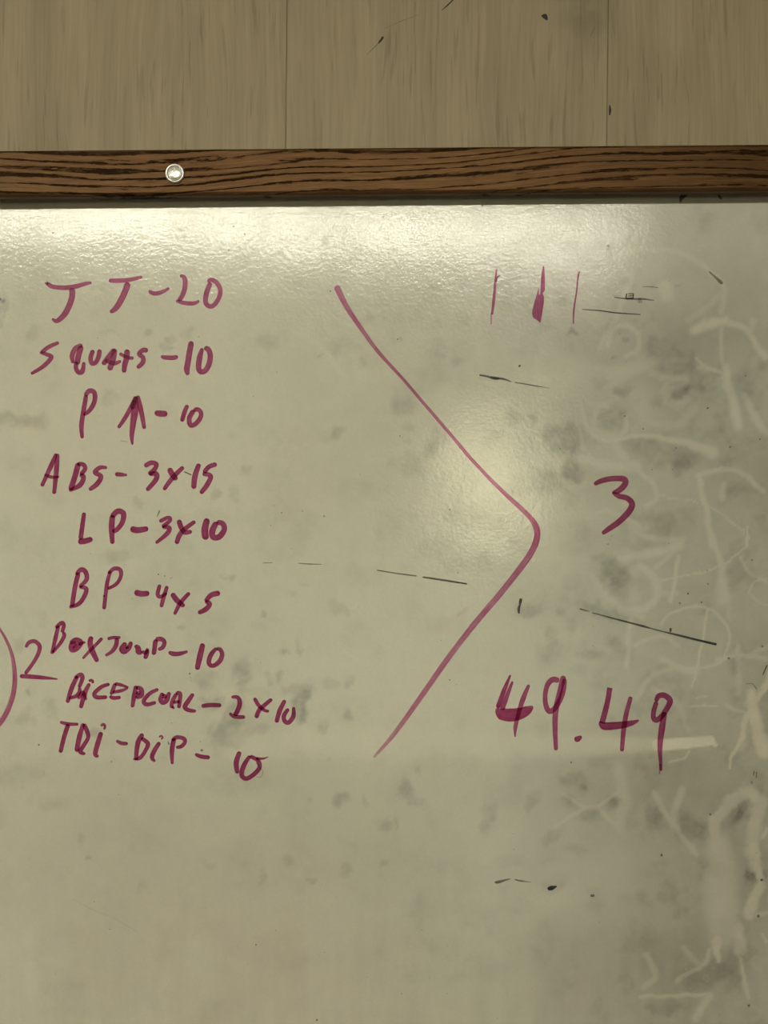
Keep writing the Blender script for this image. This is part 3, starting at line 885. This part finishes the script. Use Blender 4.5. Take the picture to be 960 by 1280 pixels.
line('written_line', 'purple marker line reading JT - 20', [
    ((40, 330, 6), [([(100, 150), (122, 136)], 30), ([(112, 146), (155, 170), (235, 178), (320, 170), (400, 148), (447, 140)], [30, 32, 34, 34, 28, 16]),
                    ([(298, 176), (302, 230), (288, 290), (255, 360), (215, 408), (180, 428), (150, 410)], [42, 42, 42, 42, 38, 30, 16]),
                    ([(575, 124), (640, 126), (720, 120), (828, 98)], [28, 32, 30, 22]), ([(722, 138), (700, 200), (665, 275), (625, 335), (585, 362)], [46, 44, 44, 40, 26])]),
    ((170, 330, 8), [([(127, 268), (165, 290), (210, 295), (270, 275), (334, 240)], [28, 40, 40, 38, 24]), ([(438, 116), (478, 130), (492, 175), (486, 250), (460, 320), (425, 372)], [26, 40, 46, 46, 46, 40]),
                     ([(398, 366), (460, 385), (540, 395), (590, 390), (634, 368)], [26, 38, 40, 36, 24]),
                     ([(755, 190), (735, 212), (705, 290), (695, 370), (712, 410), (755, 424), (800, 388), (838, 315), (840, 245), (800, 180), (750, 158), (715, 180)], [40, 46, 48, 46, 44, 44, 44, 44, 42, 44, 40, 34])])])
line('written_line', 'purple marker line reading SQUATS - 10', [
    ((30, 420, 6), [([(262, 48), (190, 80), (128, 125)], [24, 30, 28]), ([(118, 122), (170, 138), (206, 158), (170, 205), (120, 245), (52, 284)], [22, 28, 32, 32, 28, 22]),
                    ([(438, 66), (385, 95), (360, 150), (368, 205)], [30, 36, 34, 22]), ([(432, 72), (408, 150), (398, 215)], 40), ([(392, 190), (390, 240), (410, 272), (438, 262), (450, 195)], [28, 32, 34, 36, 22]),
                    ([(520, 105), (500, 160), (508, 203), (535, 200), (558, 160), (568, 100)], 32),
                    ([(590, 215), (640, 150), (682, 98)], 36), ([(682, 95), (668, 170), (640, 258)], 40), ([(605, 180), (640, 195), (680, 205), (728, 188)], [24, 30, 30, 20]),
                    ([(775, 100), (768, 170), (755, 220), (750, 275)], [42, 40, 38, 32]), ([(715, 130), (755, 152), (800, 166), (822, 160)], 24),
                    ([(930, 112), (895, 105), (862, 135), (892, 160), (890, 200), (848, 240)], [34, 34, 30, 32, 34, 28])]),
    ((180, 420, 9.6), [([(203, 240), (240, 255), (320, 262), (370, 258), (408, 245)], [30, 50, 52, 52, 36]), ([(570, 62), (545, 200), (525, 330), (513, 400), (527, 470)], [60, 66, 66, 66, 42]),
                       ([(700, 145), (668, 260), (655, 380), (680, 430), (740, 410), (785, 320), (795, 230), (770, 160), (720, 145)], [40, 66, 62, 56, 62, 62, 60, 60, 54])])])
line('written_line', 'purple marker line reading P then an up arrow and - 10', [
    ((80, 480, 5.053), [([(140, 70), (130, 130), (118, 200), (110, 270), (115, 344)], [26, 28, 28, 28, 20]), ([(132, 75), (160, 44), (190, 52), (195, 95), (180, 140), (150, 178), (122, 196)], [26, 30, 28, 28, 28, 24, 16]),
                        ([(455, 78), (420, 150), (385, 215), (342, 278)], [24, 26, 26, 20]), ([(464, 72), (480, 140), (495, 210), (508, 284)], [24, 30, 28, 22]),
                        ([(455, 78), (447, 170), (435, 260), (428, 330), (432, 384)], [26, 44, 34, 26, 12]), ([(448, 100), (430, 160)], 30), ([(572, 180), (610, 187), (654, 188)], [30, 38, 34]),
                        ([(780, 132), (760, 180), (744, 238)], [24, 28, 26]), ([(820, 165), (792, 215), (797, 258), (825, 256), (857, 222), (866, 185), (845, 160), (818, 168)], [30, 30, 28, 28, 28, 26, 26, 24])])])
line('written_line', 'purple marker line reading ABS - 3X15', [
    ((40, 560, 4), [([(122, 28), (95, 90), (48, 192)], [16, 22, 18]), ([(128, 28), (122, 110), (110, 230)], [18, 24, 18]), ([(62, 132), (95, 145), (137, 144)], [12, 16, 12]),
                    ([(232, 75), (215, 140), (192, 212)], 26), ([(225, 80), (255, 82), (266, 104), (242, 134)], 20), ([(238, 134), (258, 145), (240, 185), (185, 214)], [18, 22, 24, 16]),
                    ([(376, 98), (340, 98), (315, 122), (345, 142), (325, 180), (285, 210)], [14, 20, 22, 22, 24, 18]), ([(415, 130), (445, 133), (476, 135)], [20, 20, 10]),
                    ([(562, 92), (595, 74), (622, 82), (610, 110), (582, 132)], 22), ([(585, 130), (622, 130), (618, 160), (573, 213)], [20, 24, 24, 20]),
                    ([(758, 94), (720, 130), (690, 165), (658, 210)], [20, 22, 22, 18]), ([(685, 100), (700, 130), (724, 160)], [26, 26, 24]), ([(836, 78), (815, 140), (808, 204)], [22, 26, 24]),
                    ([(924, 80), (885, 94), (858, 125)], 22), ([(852, 128), (893, 140), (875, 185), (842, 228)], [20, 22, 24, 20])])])
line('written_line', 'purple marker line reading LP - 3X10', [
    ((80, 630, 4.364), [([(110, 46), (100, 120), (90, 195)], [20, 24, 24]), ([(76, 205), (110, 203), (156, 190)], [28, 30, 26]), ([(264, 60), (260, 130), (264, 218)], [28, 30, 22]),
                        ([(258, 72), (292, 40), (324, 52), (318, 100), (288, 140), (262, 150)], [26, 28, 28, 26, 24, 20]), ([(362, 133), (400, 143), (460, 134)], [34, 32, 26]),
                        ([(520, 96), (568, 74), (578, 90), (535, 126)], 20), ([(535, 126), (574, 130), (562, 162), (500, 214)], [18, 24, 24, 16]), ([(716, 94), (660, 135), (630, 170), (613, 218)], [20, 24, 26, 24]),
                        ([(625, 86), (640, 130), (660, 155), (698, 150)], [26, 26, 24, 20]), ([(782, 78), (768, 140), (774, 195)], [30, 36, 34]),
                        ([(832, 98), (808, 150), (815, 182), (848, 178), (874, 140), (866, 108), (832, 98)], [28, 32, 28, 30, 28, 28, 26])])])
line('written_line', 'purple marker line reading BP - 4X5', [
    ((80, 700, 4.571), [([(82, 72), (62, 160), (45, 268)], [24, 26, 24]), ([(68, 84), (98, 55), (124, 70), (128, 112), (88, 155)], [20, 26, 26, 24, 20]), ([(88, 155), (125, 162), (120, 200), (85, 250), (30, 270)], [16, 24, 24, 24, 18]),
                        ([(265, 62), (245, 140), (228, 282)], [20, 22, 20]), ([(252, 78), (285, 50), (320, 55), (325, 92), (300, 136), (250, 165)], [18, 22, 22, 20, 20, 16]), ([(402, 182), (440, 193), (488, 190)], [32, 32, 28]),
                        ([(548, 140), (535, 195), (550, 210), (588, 190)], [20, 22, 20, 16]), ([(590, 148), (570, 210), (555, 270)], [20, 24, 20]), ([(616, 190), (645, 230), (688, 266)], [28, 30, 22]),
                        ([(718, 186), (665, 245), (630, 312)], [20, 24, 18]), ([(892, 188), (842, 200), (806, 238)], [30, 28, 22]), ([(806, 236), (832, 250), (812, 280), (766, 304)], [22, 26, 28, 22])])])
line('written_line', 'purple marker numeral 2 with an underline tail', [
    ((20, 760, 6), [([(72, 296), (98, 258), (140, 250), (176, 285), (168, 340), (128, 412), (68, 494)], [22, 28, 28, 30, 30, 26, 26], [1, .95, .9, .9, .85, .85, .9]), ([(28, 510), (110, 515), (200, 522), (312, 533)], [30, 32, 28, 10])])])
line('written_line', 'purple marker line reading BOXJUMP - 10', [
    ((20, 760, 6), [([(318, 130), (295, 230), (268, 345)], [26, 30, 24]), ([(296, 150), (342, 112), (358, 130), (345, 185)], [26, 30, 28, 26]), ([(350, 185), (362, 205), (335, 260), (275, 335)], [24, 28, 26, 20]),
                    ([(405, 265), (450, 240), (485, 258), (455, 300), (420, 312), (420, 275), (455, 268)], [30, 38, 38, 42, 42, 42, 42]), ([(470, 275), (520, 255)], [26, 16]),
                    ([(565, 212), (556, 270), (580, 340), (612, 404)], [32, 40, 38, 30]), ([(648, 224), (590, 285), (545, 330), (500, 380)], [24, 24, 22, 18]),
                    ([(686, 232), (730, 222), (784, 222)], [22, 24, 20]), ([(758, 226), (750, 280), (720, 325), (670, 358)], [32, 32, 28, 18])]),
    ((130, 770, 6), [([(165, 200), (132, 245), (150, 268), (185, 240), (205, 192)], [30, 36, 36, 36, 28]), ([(168, 225), (178, 245)], 36), ([(230, 222), (255, 240), (260, 270), (288, 275)], [24, 40, 40, 26]), ([(285, 262), (310, 278), (330, 242)], 24), ([(328, 250), (318, 290), (306, 322)], [28, 34, 28]),
                     ([(388, 175), (372, 292)], [34, 32]), ([(385, 178), (425, 172), (453, 195), (440, 235), (405, 252)], [32, 32, 30, 30, 22]), ([(484, 270), (520, 284), (570, 282), (628, 266)], [24, 34, 30, 18]),
                     ([(742, 205), (720, 300), (697, 404)], [36, 42, 34]), ([(845, 240), (802, 290), (786, 350), (815, 374), (862, 345), (886, 295), (872, 252), (842, 246)], [24, 34, 32, 30, 34, 32, 30, 24])])])
line('written_line', 'purple marker line reading BICEPCURL - 2X10', [
    ((70, 830, 6), [([(160, 90), (118, 180), (84, 292)], [30, 34, 28]), ([(140, 105), (185, 80), (198, 108), (172, 178)], [26, 32, 30, 26]), ([(172, 178), (178, 205), (150, 240), (95, 258)], [24, 28, 28, 20]),
                    ([(245, 128), (270, 122), (278, 145)], 20), ([(252, 145), (215, 220), (185, 332)], [24, 36, 28]), ([(165, 262), (200, 215), (228, 270)], [20, 30, 18]),
                    ([(402, 150), (340, 172), (288, 222), (308, 250), (384, 248)], [24, 28, 30, 30, 26]), ([(445, 145), (412, 230)], 28), ([(402, 240), (430, 255), (486, 250)], [22, 28, 24]), ([(440, 148), (480, 155), (544, 176)], [24, 26, 14]), ([(540, 180), (490, 200), (425, 212)], [14, 24, 22]),
                    ([(600, 162), (585, 240), (572, 326)], [28, 32, 26]), ([(600, 172), (638, 190), (640, 235), (598, 252)], [28, 34, 34, 26]), ([(610, 205), (622, 230)], 36),
                    ([(768, 188), (705, 220), (658, 275), (682, 304), (750, 288)], [24, 28, 30, 30, 24]), ([(800, 215), (784, 265), (802, 290), (832, 268), (850, 210)], [28, 34, 32, 34, 26]), ([(812, 225), (815, 260)], 36),
                    ([(905, 220), (872, 280), (865, 332)], [26, 30, 26]), ([(898, 218), (930, 222), (928, 280), (920, 332)], [24, 30, 28, 26]), ([(880, 290), (928, 280)], 22), ([(870, 320), (888, 335)], 18)]),
    ((220, 830, 6), [([(130, 222), (90, 280), (66, 322), (95, 346), (150, 354)], [26, 34, 32, 30, 22]), ([(190, 316), (260, 308), (340, 310)], [28, 32, 30]), ([(415, 248), (462, 250), (478, 290), (466, 340), (440, 388)], [20, 28, 34, 34, 32]),
                     ([(400, 368), (440, 395), (518, 398)], [20, 28, 26]), ([(586, 254), (620, 310), (660, 345), (698, 356)], [26, 28, 24, 20]), ([(720, 262), (660, 312), (622, 350), (600, 406)], [26, 30, 32, 30]),
                     ([(818, 270), (778, 350), (752, 440)], [28, 34, 30]), ([(845, 335), (810, 385), (815, 428), (845, 438), (880, 392), (882, 322)], [26, 32, 30, 32, 32, 22])])])
line('written_line', 'purple marker line reading TRI-DIP - 10', [
    ((60, 890, 6), [([(90, 74), (150, 90), (228, 92)], [20, 26, 20]), ([(152, 92), (120, 190), (92, 306)], [32, 32, 30]), ([(266, 84), (235, 190), (213, 298)], [28, 36, 32]), ([(268, 88), (295, 150), (300, 195), (265, 255), (242, 298), (280, 316)], [30, 32, 28, 30, 32, 20]),
                    ([(395, 105), (415, 92), (428, 108), (420, 132)], [16, 20, 18, 14]), ([(400, 150), (372, 240), (355, 315), (380, 336)], [32, 36, 34, 18]), ([(512, 214), (550, 234), (600, 238)], [20, 28, 24]),
                    ([(712, 162), (678, 220), (664, 300), (662, 362)], [30, 36, 32, 28]), ([(700, 195), (748, 235), (736, 280), (690, 345), (638, 354)], [26, 32, 28, 28, 14]),
                    ([(832, 188), (850, 178), (860, 192), (848, 204)], 12), ([(838, 226), (798, 290), (780, 342), (804, 372)], [28, 34, 32, 16])]),
    ((190, 890, 6), [([(165, 195), (150, 290), (152, 392)], [34, 34, 20]), ([(150, 215), (185, 190), (235, 198), (248, 225), (220, 258), (180, 266)], [26, 30, 30, 28, 28, 22]), ([(322, 316), (370, 334), (434, 342)], [22, 30, 28]),
                     ([(658, 296), (632, 380), (640, 462)], [32, 38, 30]), ([(735, 328), (690, 400), (672, 470), (708, 500), (770, 462), (806, 415), (795, 365), (735, 330)], [26, 34, 34, 32, 32, 32, 28, 28]), ([(780, 348), (830, 350), (876, 336)], [22, 16, 3])])])
line('written_line', 'thin dark loop tail beside the last 10', [((190, 890, 6), [([(826, 428), (832, 455), (812, 488), (782, 488)], [5, 6, 6, 4]), ([(780, 380), (800, 400), (815, 430)], 8)])], M_GREY)
line('curved_stroke', 'pale purple marker arc curving off the board edge beside the numeral 2', [
    ((0, 760, 8), [([(-60, 110), (0, 215), (52, 300), (108, 430), (137, 560), (148, 680), (143, 800), (113, 930), (58, 1060), (0, 1148), (-60, 1210)], [18, 22, 26, 30, 38, 44, 46, 48, 50, 50, 48], .92)])], M_PALE)
line('chevron_stroke', 'long purple marker line bending into a wide chevron', [
    ((0, 0, 1), [([(420, 357), (433, 383), (453, 413), (473, 440), (503, 473), (533, 508), (563, 543), (593, 578), (627, 613), (656, 640), (669, 656), (671, 673), (660, 697), (627, 740), (593, 780), (560, 823), (527, 870), (493, 917), (467, 947)],
                  [7.5, 6.2, 5, 4.2, 3.6, 3.6, 3.8, 4, 4.5, 5.5, 7, 7.6, 7.4, 7, 6.8, 6.6, 6.2, 5.4, 3.2],
                  [1, 1, 1, 1, .95, .92, .9, .85, .82, .88, 1, 1, .95, .85, .82, .8, .75, .65, .35], 0.0)])], M_PALE)
T = (600, 320, 6.857)
k_ = Ink().stroke([(141, 112), (132, 210), (118, 380), (102, 503)], [12, 17, 24, 20], T).stroke([(98, 490), (95, 588)], [12, 12], T, 0.55).stroke([(173, 168), (152, 178), (135, 225)], [9, 14, 14], T)
k_.build('tally_mark', M_INK, 'thin purple tally stroke with a forked top')
k_ = Ink().poly([(541, 82), (552, 96), (556, 200), (556, 292), (536, 322), (550, 352), (548, 400), (538, 460), (519, 576), (492, 552), (455, 528), (447, 500), (449, 460), (470, 380), (488, 330), (503, 262), (505, 330), (515, 330), (520, 240), (528, 150)], T)
k_.build('tally_mark', M_INK, 'broad wedge-shaped purple tally stroke')
k_ = Ink().stroke([(858, 132), (844, 160), (826, 320), (806, 450), (800, 582)], [9, 13, 12, 14, 11], T, .95, 0.3)
k_.build('tally_mark', M_INK, 'hair-thin purple tally stroke')
line('written_numeral', 'purple marker numeral 3', [
    ((730, 580, 12), [([(150, 305), (250, 258), (380, 225), (520, 216), (605, 232), (622, 285), (575, 355), (500, 410), (425, 432)], [56, 72, 76, 78, 86, 86, 84, 76, 40], .97, .5),
                      ([(425, 425), (520, 480), (640, 510), (715, 580), (712, 650), (650, 745), (520, 870), (400, 955), (270, 1045)], [40, 74, 78, 84, 88, 90, 82, 78, 56], .97, .5)])])
N1 = (610, 830, 6); N2 = (730, 840, 6)
k_ = Ink()
k_.stroke([(168, 82), (120, 200), (72, 330)], [14, 32, 34], N1).stroke([(185, 130), (150, 220), (105, 345)], [16, 28, 36], N1, .85)
k_.stroke([(60, 335), (100, 372), (165, 383), (240, 372), (300, 345), (338, 318)], [22, 84, 92, 84, 60, 18], N1, 1.0, 0.0)
k_.stroke([(308, 155), (265, 255), (232, 360), (206, 470), (203, 548)], [22, 36, 30, 30, 8], N1, .82)
k_.stroke([(535, 128), (490, 116), (450, 150), (430, 220), (432, 300), (458, 354), (498, 335), (535, 280), (565, 200), (575, 110)], [38, 40, 36, 32, 34, 38, 36, 36, 36, 34], N1, .86, 0.0)
k_.stroke([(568, 88), (535, 220), (508, 350), (503, 480), (510, 648)], [40, 36, 40, 36, 28], N1, .8, .2)
k_.stroke([(648, 555), (672, 562), (702, 542)], [26, 46, 20], N1)
k_.stroke([(194, 118), (175, 230), (135, 385)], [38, 38, 40], N2, .92, .3, False, False)
k_.stroke([(114, 375), (150, 405), (220, 404), (300, 395), (360, 382), (412, 362)], [20, 56, 56, 48, 38, 14], N2, 1.0, 0.0)
k_.stroke([(352, 184), (318, 310), (297, 440), (284, 596)], [30, 34, 34, 28], N2, .82)
k_.stroke([(545, 222), (523, 295), (522, 345), (548, 360), (592, 320), (632, 255), (645, 212), (605, 176), (560, 180), (538, 222)], [34, 34, 36, 38, 38, 40, 42, 40, 38, 30], N2, .9, 0.3)
k_.stroke([(605, 300), (585, 420), (570, 560), (578, 742)], [38, 46, 36, 18], N2, .85)
k_.stroke([(572, 690), (565, 768)], [16, 8], N2, .45)
k_.build('written_numeral', M_INK, 'large purple marker number reading 49.49')
BND = (830, 230, 7.385)
Ink().stroke([(150, 175), (160, 130), (190, 105), (230, 92)], [10, 38, 34, 6], BND, .8).build('ink_streak', M_RED, 'dark red ink dashes tucked under the frame')

Ink().stroke([(500, 92), (528, 142)], [16, 24], BND, .9).build('ink_streak', M_RED, 'short dark red dash tucked under the frame')

# dried black lines and specks
S1 = (590, 450, 8.727)
k_ = Ink().stroke([(80, 164), (150, 174), (250, 198), (340, 206), (428, 238)], [22, 20, 30, 22, 8], S1, .95).stroke([(200, 188), (250, 200), (300, 200)], [14, 36, 14], S1, .9)
k_.stroke([(468, 244), (600, 265), (720, 286), (848, 308)], [10, 12, 10, 4], S1, .85)
k_.build('ink_streak', M_BLACK, 'dried black ink line broken in two')
S2 = (640, 740, 3.43)
k_ = Ink().stroke([(290, 72), (332, 84)], [7, 3], S2).stroke([(344, 89), (430, 112), (510, 133), (560, 146), (600, 157), (650, 170), (720, 187), (800, 207), (878, 225)], [4, 6, 7, 9, 5, 5, 9, 9, 10], S2, [.9, 1, 1.1, 1.2, .9, .9, 1.2, 1.2, 1.2])
k_.build('ink_streak', M_BLACK, 'longest dried black ink line sloping over the wiped area')
Ink().stroke([(680, 154), (679, 172)], 9, S2, 1.3).build('ink_streak', M_BLACK, 'tiny black tick above the longest line')
Ink().stroke([(39, 27), (36, 42), (33, 56), (29, 74), (30, 93)], [11, 12, 7, 11, 7], S2, 1.2).build('ink_streak', M_BLACK, 'short upright black tick')
S3 = (320, 660, 3)
Ink().stroke([(453, 158), (520, 169), (602, 180)], [4, 4.5, 5], S3, .9).stroke([(625, 184), (700, 195), (792, 210)], [6, 7, 5], S3, 1.0).build('ink_streak', M_BLACK, 'thin dried black line beside the chevron')
Ink().stroke([(158, 132), (200, 135), (245, 136)], [3, 4, 3], S3, 1.4, 0).build('ink_streak', M_GREY, 'faint grey dash')
Ink().stroke([(25, 131), (62, 130)], [4, 3], S3, 1.1, 0).build('ink_streak', M_GREY, 'shorter faint grey dash')
S4 = (700, 320, 6)
k_ = Ink().stroke([(405, 308), (480, 318), (560, 322), (620, 322), (705, 333)], [6, 10, 11, 12, 6], S4, 1.0)
k_.stroke([(501, 280), (494, 320)], 9, S4, 1.2).stroke([(494, 320), (550, 318)], 15, S4, 1.3).stroke([(512, 301), (546, 297)], 9, S4, 1.2).stroke([(512, 284), (550, 282)], 8, S4, 1.1).stroke([(550, 282), (548, 318)], 9, S4, 1.2)
k_.build('ink_streak', M_BLACK, 'black ink line with a small boxed scribble')
Ink().stroke([(165, 400), (300, 410), (420, 426), (605, 439)], [4, 8, 9, 6], S4, 1.5, 0).build('ink_streak', M_BLACK, 'fine black line below the boxed scribble')
Ink().stroke([(618, 230), (680, 231), (738, 238)], [5, 6, 4], S4, 1.5, 0).build('ink_streak', M_GREY, 'short faint line above the boxed scribble')
Ink().stroke([(598, 315), (600, 355)], [20, 34], S4, .9, 0).build('ink_streak', M_GREY, 'rubbed blue-grey blot')
S5 = (600, 1080, 5.333)
Ink().stroke([(98, 124), (125, 120), (165, 108), (205, 98)], [14, 20, 12, 5], S5, 1.5, 0).build('ink_streak', M_GREY, 'rubbed grey ink dash')
Ink().stroke([(232, 103), (270, 112), (340, 121)], [8, 13, 3], S5, 1.2, 0).build('ink_streak', M_GREY, 'faint tail of a rubbed dash')
Ink().stroke([(450, 166), (478, 160), (512, 148)], [20, 30, 8], S5, 1.5).build('ink_streak', M_BLACK, 'small solid black ink blot')
Ink().stroke([(736, 212), (764, 210)], [16, 14], S5, .9).build('ink_streak', M_BLACK, 'small grey ink dot')
S6 = (860, 800, 6.4)
for pts, w, dn, lab in (([(634, 200), (598, 280)], [9, 7], 1.0, 'dark red fleck on a pink ghost stroke'), ([(462, 352), (515, 350), (550, 395)], [5, 7, 8], .6, 'curved dark red hair capping a pink ghost stroke'),
                        ([(530, 1045), (524, 1085)], 10, .6, 'small dark red fleck'), ([(549, 1055), (545, 1105)], 9, .7, 'small dark red fleck'), ([(508, 1130), (512, 1150)], 16, .4, 'pale red fleck')):
    Ink().stroke(pts, w, S6, dn).build('ink_streak', M_RED, lab)
Ink().stroke([(738, 238), (765, 262), (790, 284)], [5, 9, 14], (640, 260, 3), 1.5, 0).build('ink_streak', M_GREY, 'blue-grey smear at the end of a ghost arc')
Ink().stroke([(270, 190), (340, 228), (430, 265), (515, 315)], [2, 3, 3, 2], (0, 1060, 3), .3, 0).build('ink_streak', M_GREY, 'hairline scratch low on the board')
Ink().stroke([(355, 358), (400, 364)], [6, 4], (80, 480, 5.053), .9, 0).build('ink_streak', M_GREY, 'short faint hair beside the arrow')
Ink().stroke([(760, 118), (798, 135)], [6, 5], (40, 560, 4), 1.5, 0).build('ink_streak', M_GREY, 'short faint hair beside the 15')
Ink().stroke([(522, 35), (508, 70)], [9, 4], (80, 630, 4.364), 1.2, 0).build('ink_streak', M_GREY, 'short faint hair above the 3')

# scattered specks, too small and many to tell apart
k_ = Ink()
sp = [(292, 283, 3.0), (306, 293, 1.6), (603, 257, 2.8), (479, 271, 3.0), (286, 313, 2.0), (252, 938, 3.4), (250.5, 927, 1.6), (139.5, 952, 2.6), (48.5, 931, 2.4), (210, 928, 2.2), (211, 930, 2.6), (237, 842, 2.2), (238, 847, 1.2), (238.5, 851, 1.4), (0.5, 374, 4.0),
      (320, 1181, 2.2), (396, 1275, 2.6), (714, 953, 2.4), (911, 823, 3.4), (953, 808, 3), (952, 1100, 3.5), (948, 1145, 4), (936, 1257, 3.2), (827, 1069, 3.2), (888, 1018, 3), (885, 510, 2.6), (781, 520, 2), (804, 536, 2.4), (913, 559, 3.2),
      (950, 549, 2), (815, 587, 2), (884, 713, 2), (885, 730, 2.4), (877, 753, 2.4), (850, 754, 3), (860, 742, 2.4), (836, 679, 1.6), (650, 457, 3), (649, 458, 2), (413, 364, 3.2), (497, 424, 2), (760, 307, 3.6), (352, 641, 2), (378, 639, 2), (405, 645, 2), (342, 632, 1.6),
      (338, 657, 1.6), (405, 646, 1.6), (502, 1242, 1.6), (559, 1242, 1.4), (572, 716, 1.8), (364, 686, 1.2), (346, 465, 1.4), (450, 593, 1.2), (500, 545, 2.2), (503, 547, 1.4), (562, 850, 1.8), (562, 637, 2), (198, 718, 2), (206, 720, 2), (213, 723, 1.6), (215, 722, 1.2), (130, 745, 2.4), (66, 291, 2.4),
      (845, 560, 2), (932, 470, 2), (760, 680, 2), (940, 700, 2), (765, 670, 2)]
for i in range(120):
    sp.append((random.uniform(0, 960), random.uniform(270, 1280), random.uniform(0.5, 1.3)))
for x, y, d in sp:
    a = random.uniform(0, math.pi)
    pts = [(x + d / 2 * (1 + random.uniform(-.3, .3)) * math.cos(a + q * math.pi / 4), y + d / 2 * (1 + random.uniform(-.3, .3)) * math.sin(a + q * math.pi / 4)) for q in range(8)]
    k_.poly(pts, den=random.uniform(0.5, 1.0))
k_.build('ink_specks', M_BLACK, 'tiny black specks scattered over the surface', 'stuff')

# ------------------------------------------------------------------ scuffs on the panelling
def wall_mark(name, pts, w, mat, label):
    v, f = [], []
    P = smooth(pts, 4) if len(pts) > 2 else pts
    n = len(P)
    for i, (px, py) in enumerate(P):
        a = P[max(0, i - 1)]; b = P[min(n - 1, i + 1)]
        tx, ty = b[0] - a[0], b[1] - a[1]; q = math.hypot(tx, ty) + 1e-9
        ww_ = np.interp(i / (n - 1), np.linspace(0, 1, len(w)), w) / 2
        for sg in (-1, 1):
            x_, z_ = world_at(px - ty / q * ww_ * sg, py + tx / q * ww_ * sg, -0.0001)
            v.append((x_, -0.0001, z_))
    for i in range(n - 1):
        f.append((2 * i, 2 * i + 1, 2 * i + 3, 2 * i + 2))
    o = mesh_obj(name, v, f, mat, WB)
    return tag(o, label)


M_SCUFF = plain('black_scuff', (0.015, 0.014, 0.012), 0.7, 0, 0.3, 300)
M_SCRATCH = plain('brown_scratch', (0.17, 0.135, 0.085), 0.7, 0, 0.2, 300)
wall_mark('scuff_mark', [(762, 131), (762.6, 137), (762, 144)], [0.8, 3.2, 1.6], M_SCUFF, 'short black nick beside the panel seam')
wall_mark('scuff_mark', [(677, 20), (681, 20.5), (684, 25)], [2.0, 7.0, 2.0], M_SCUFF, 'small black fleck')
wall_mark('scuff_mark', [(473, 54), (475.5, 51), (479, 46)], [1.6, 2.6, 2.8], M_SCUFF, 'short dark fleck on a scratch')
wall_mark('scratch', [(458, 69), (466, 61), (473, 54)], [0.4, 1.2, 1.2], M_SCRATCH, None)
wall_mark('scratch', [(480, 36), (500, 27), (525, 18)], [0.3, 0.9, 0.4], M_SCRATCH, None)
wall_mark('scratch', [(552, 13), (560, 6), (568, -2)], [0.6, 1.8, 1.4], M_SCUFF, None)
wall_mark('scuff_mark', [(738, 45), (741, 39), (744, 33)], [0.8, 1.6, 0.6], M_SCRATCH, None)
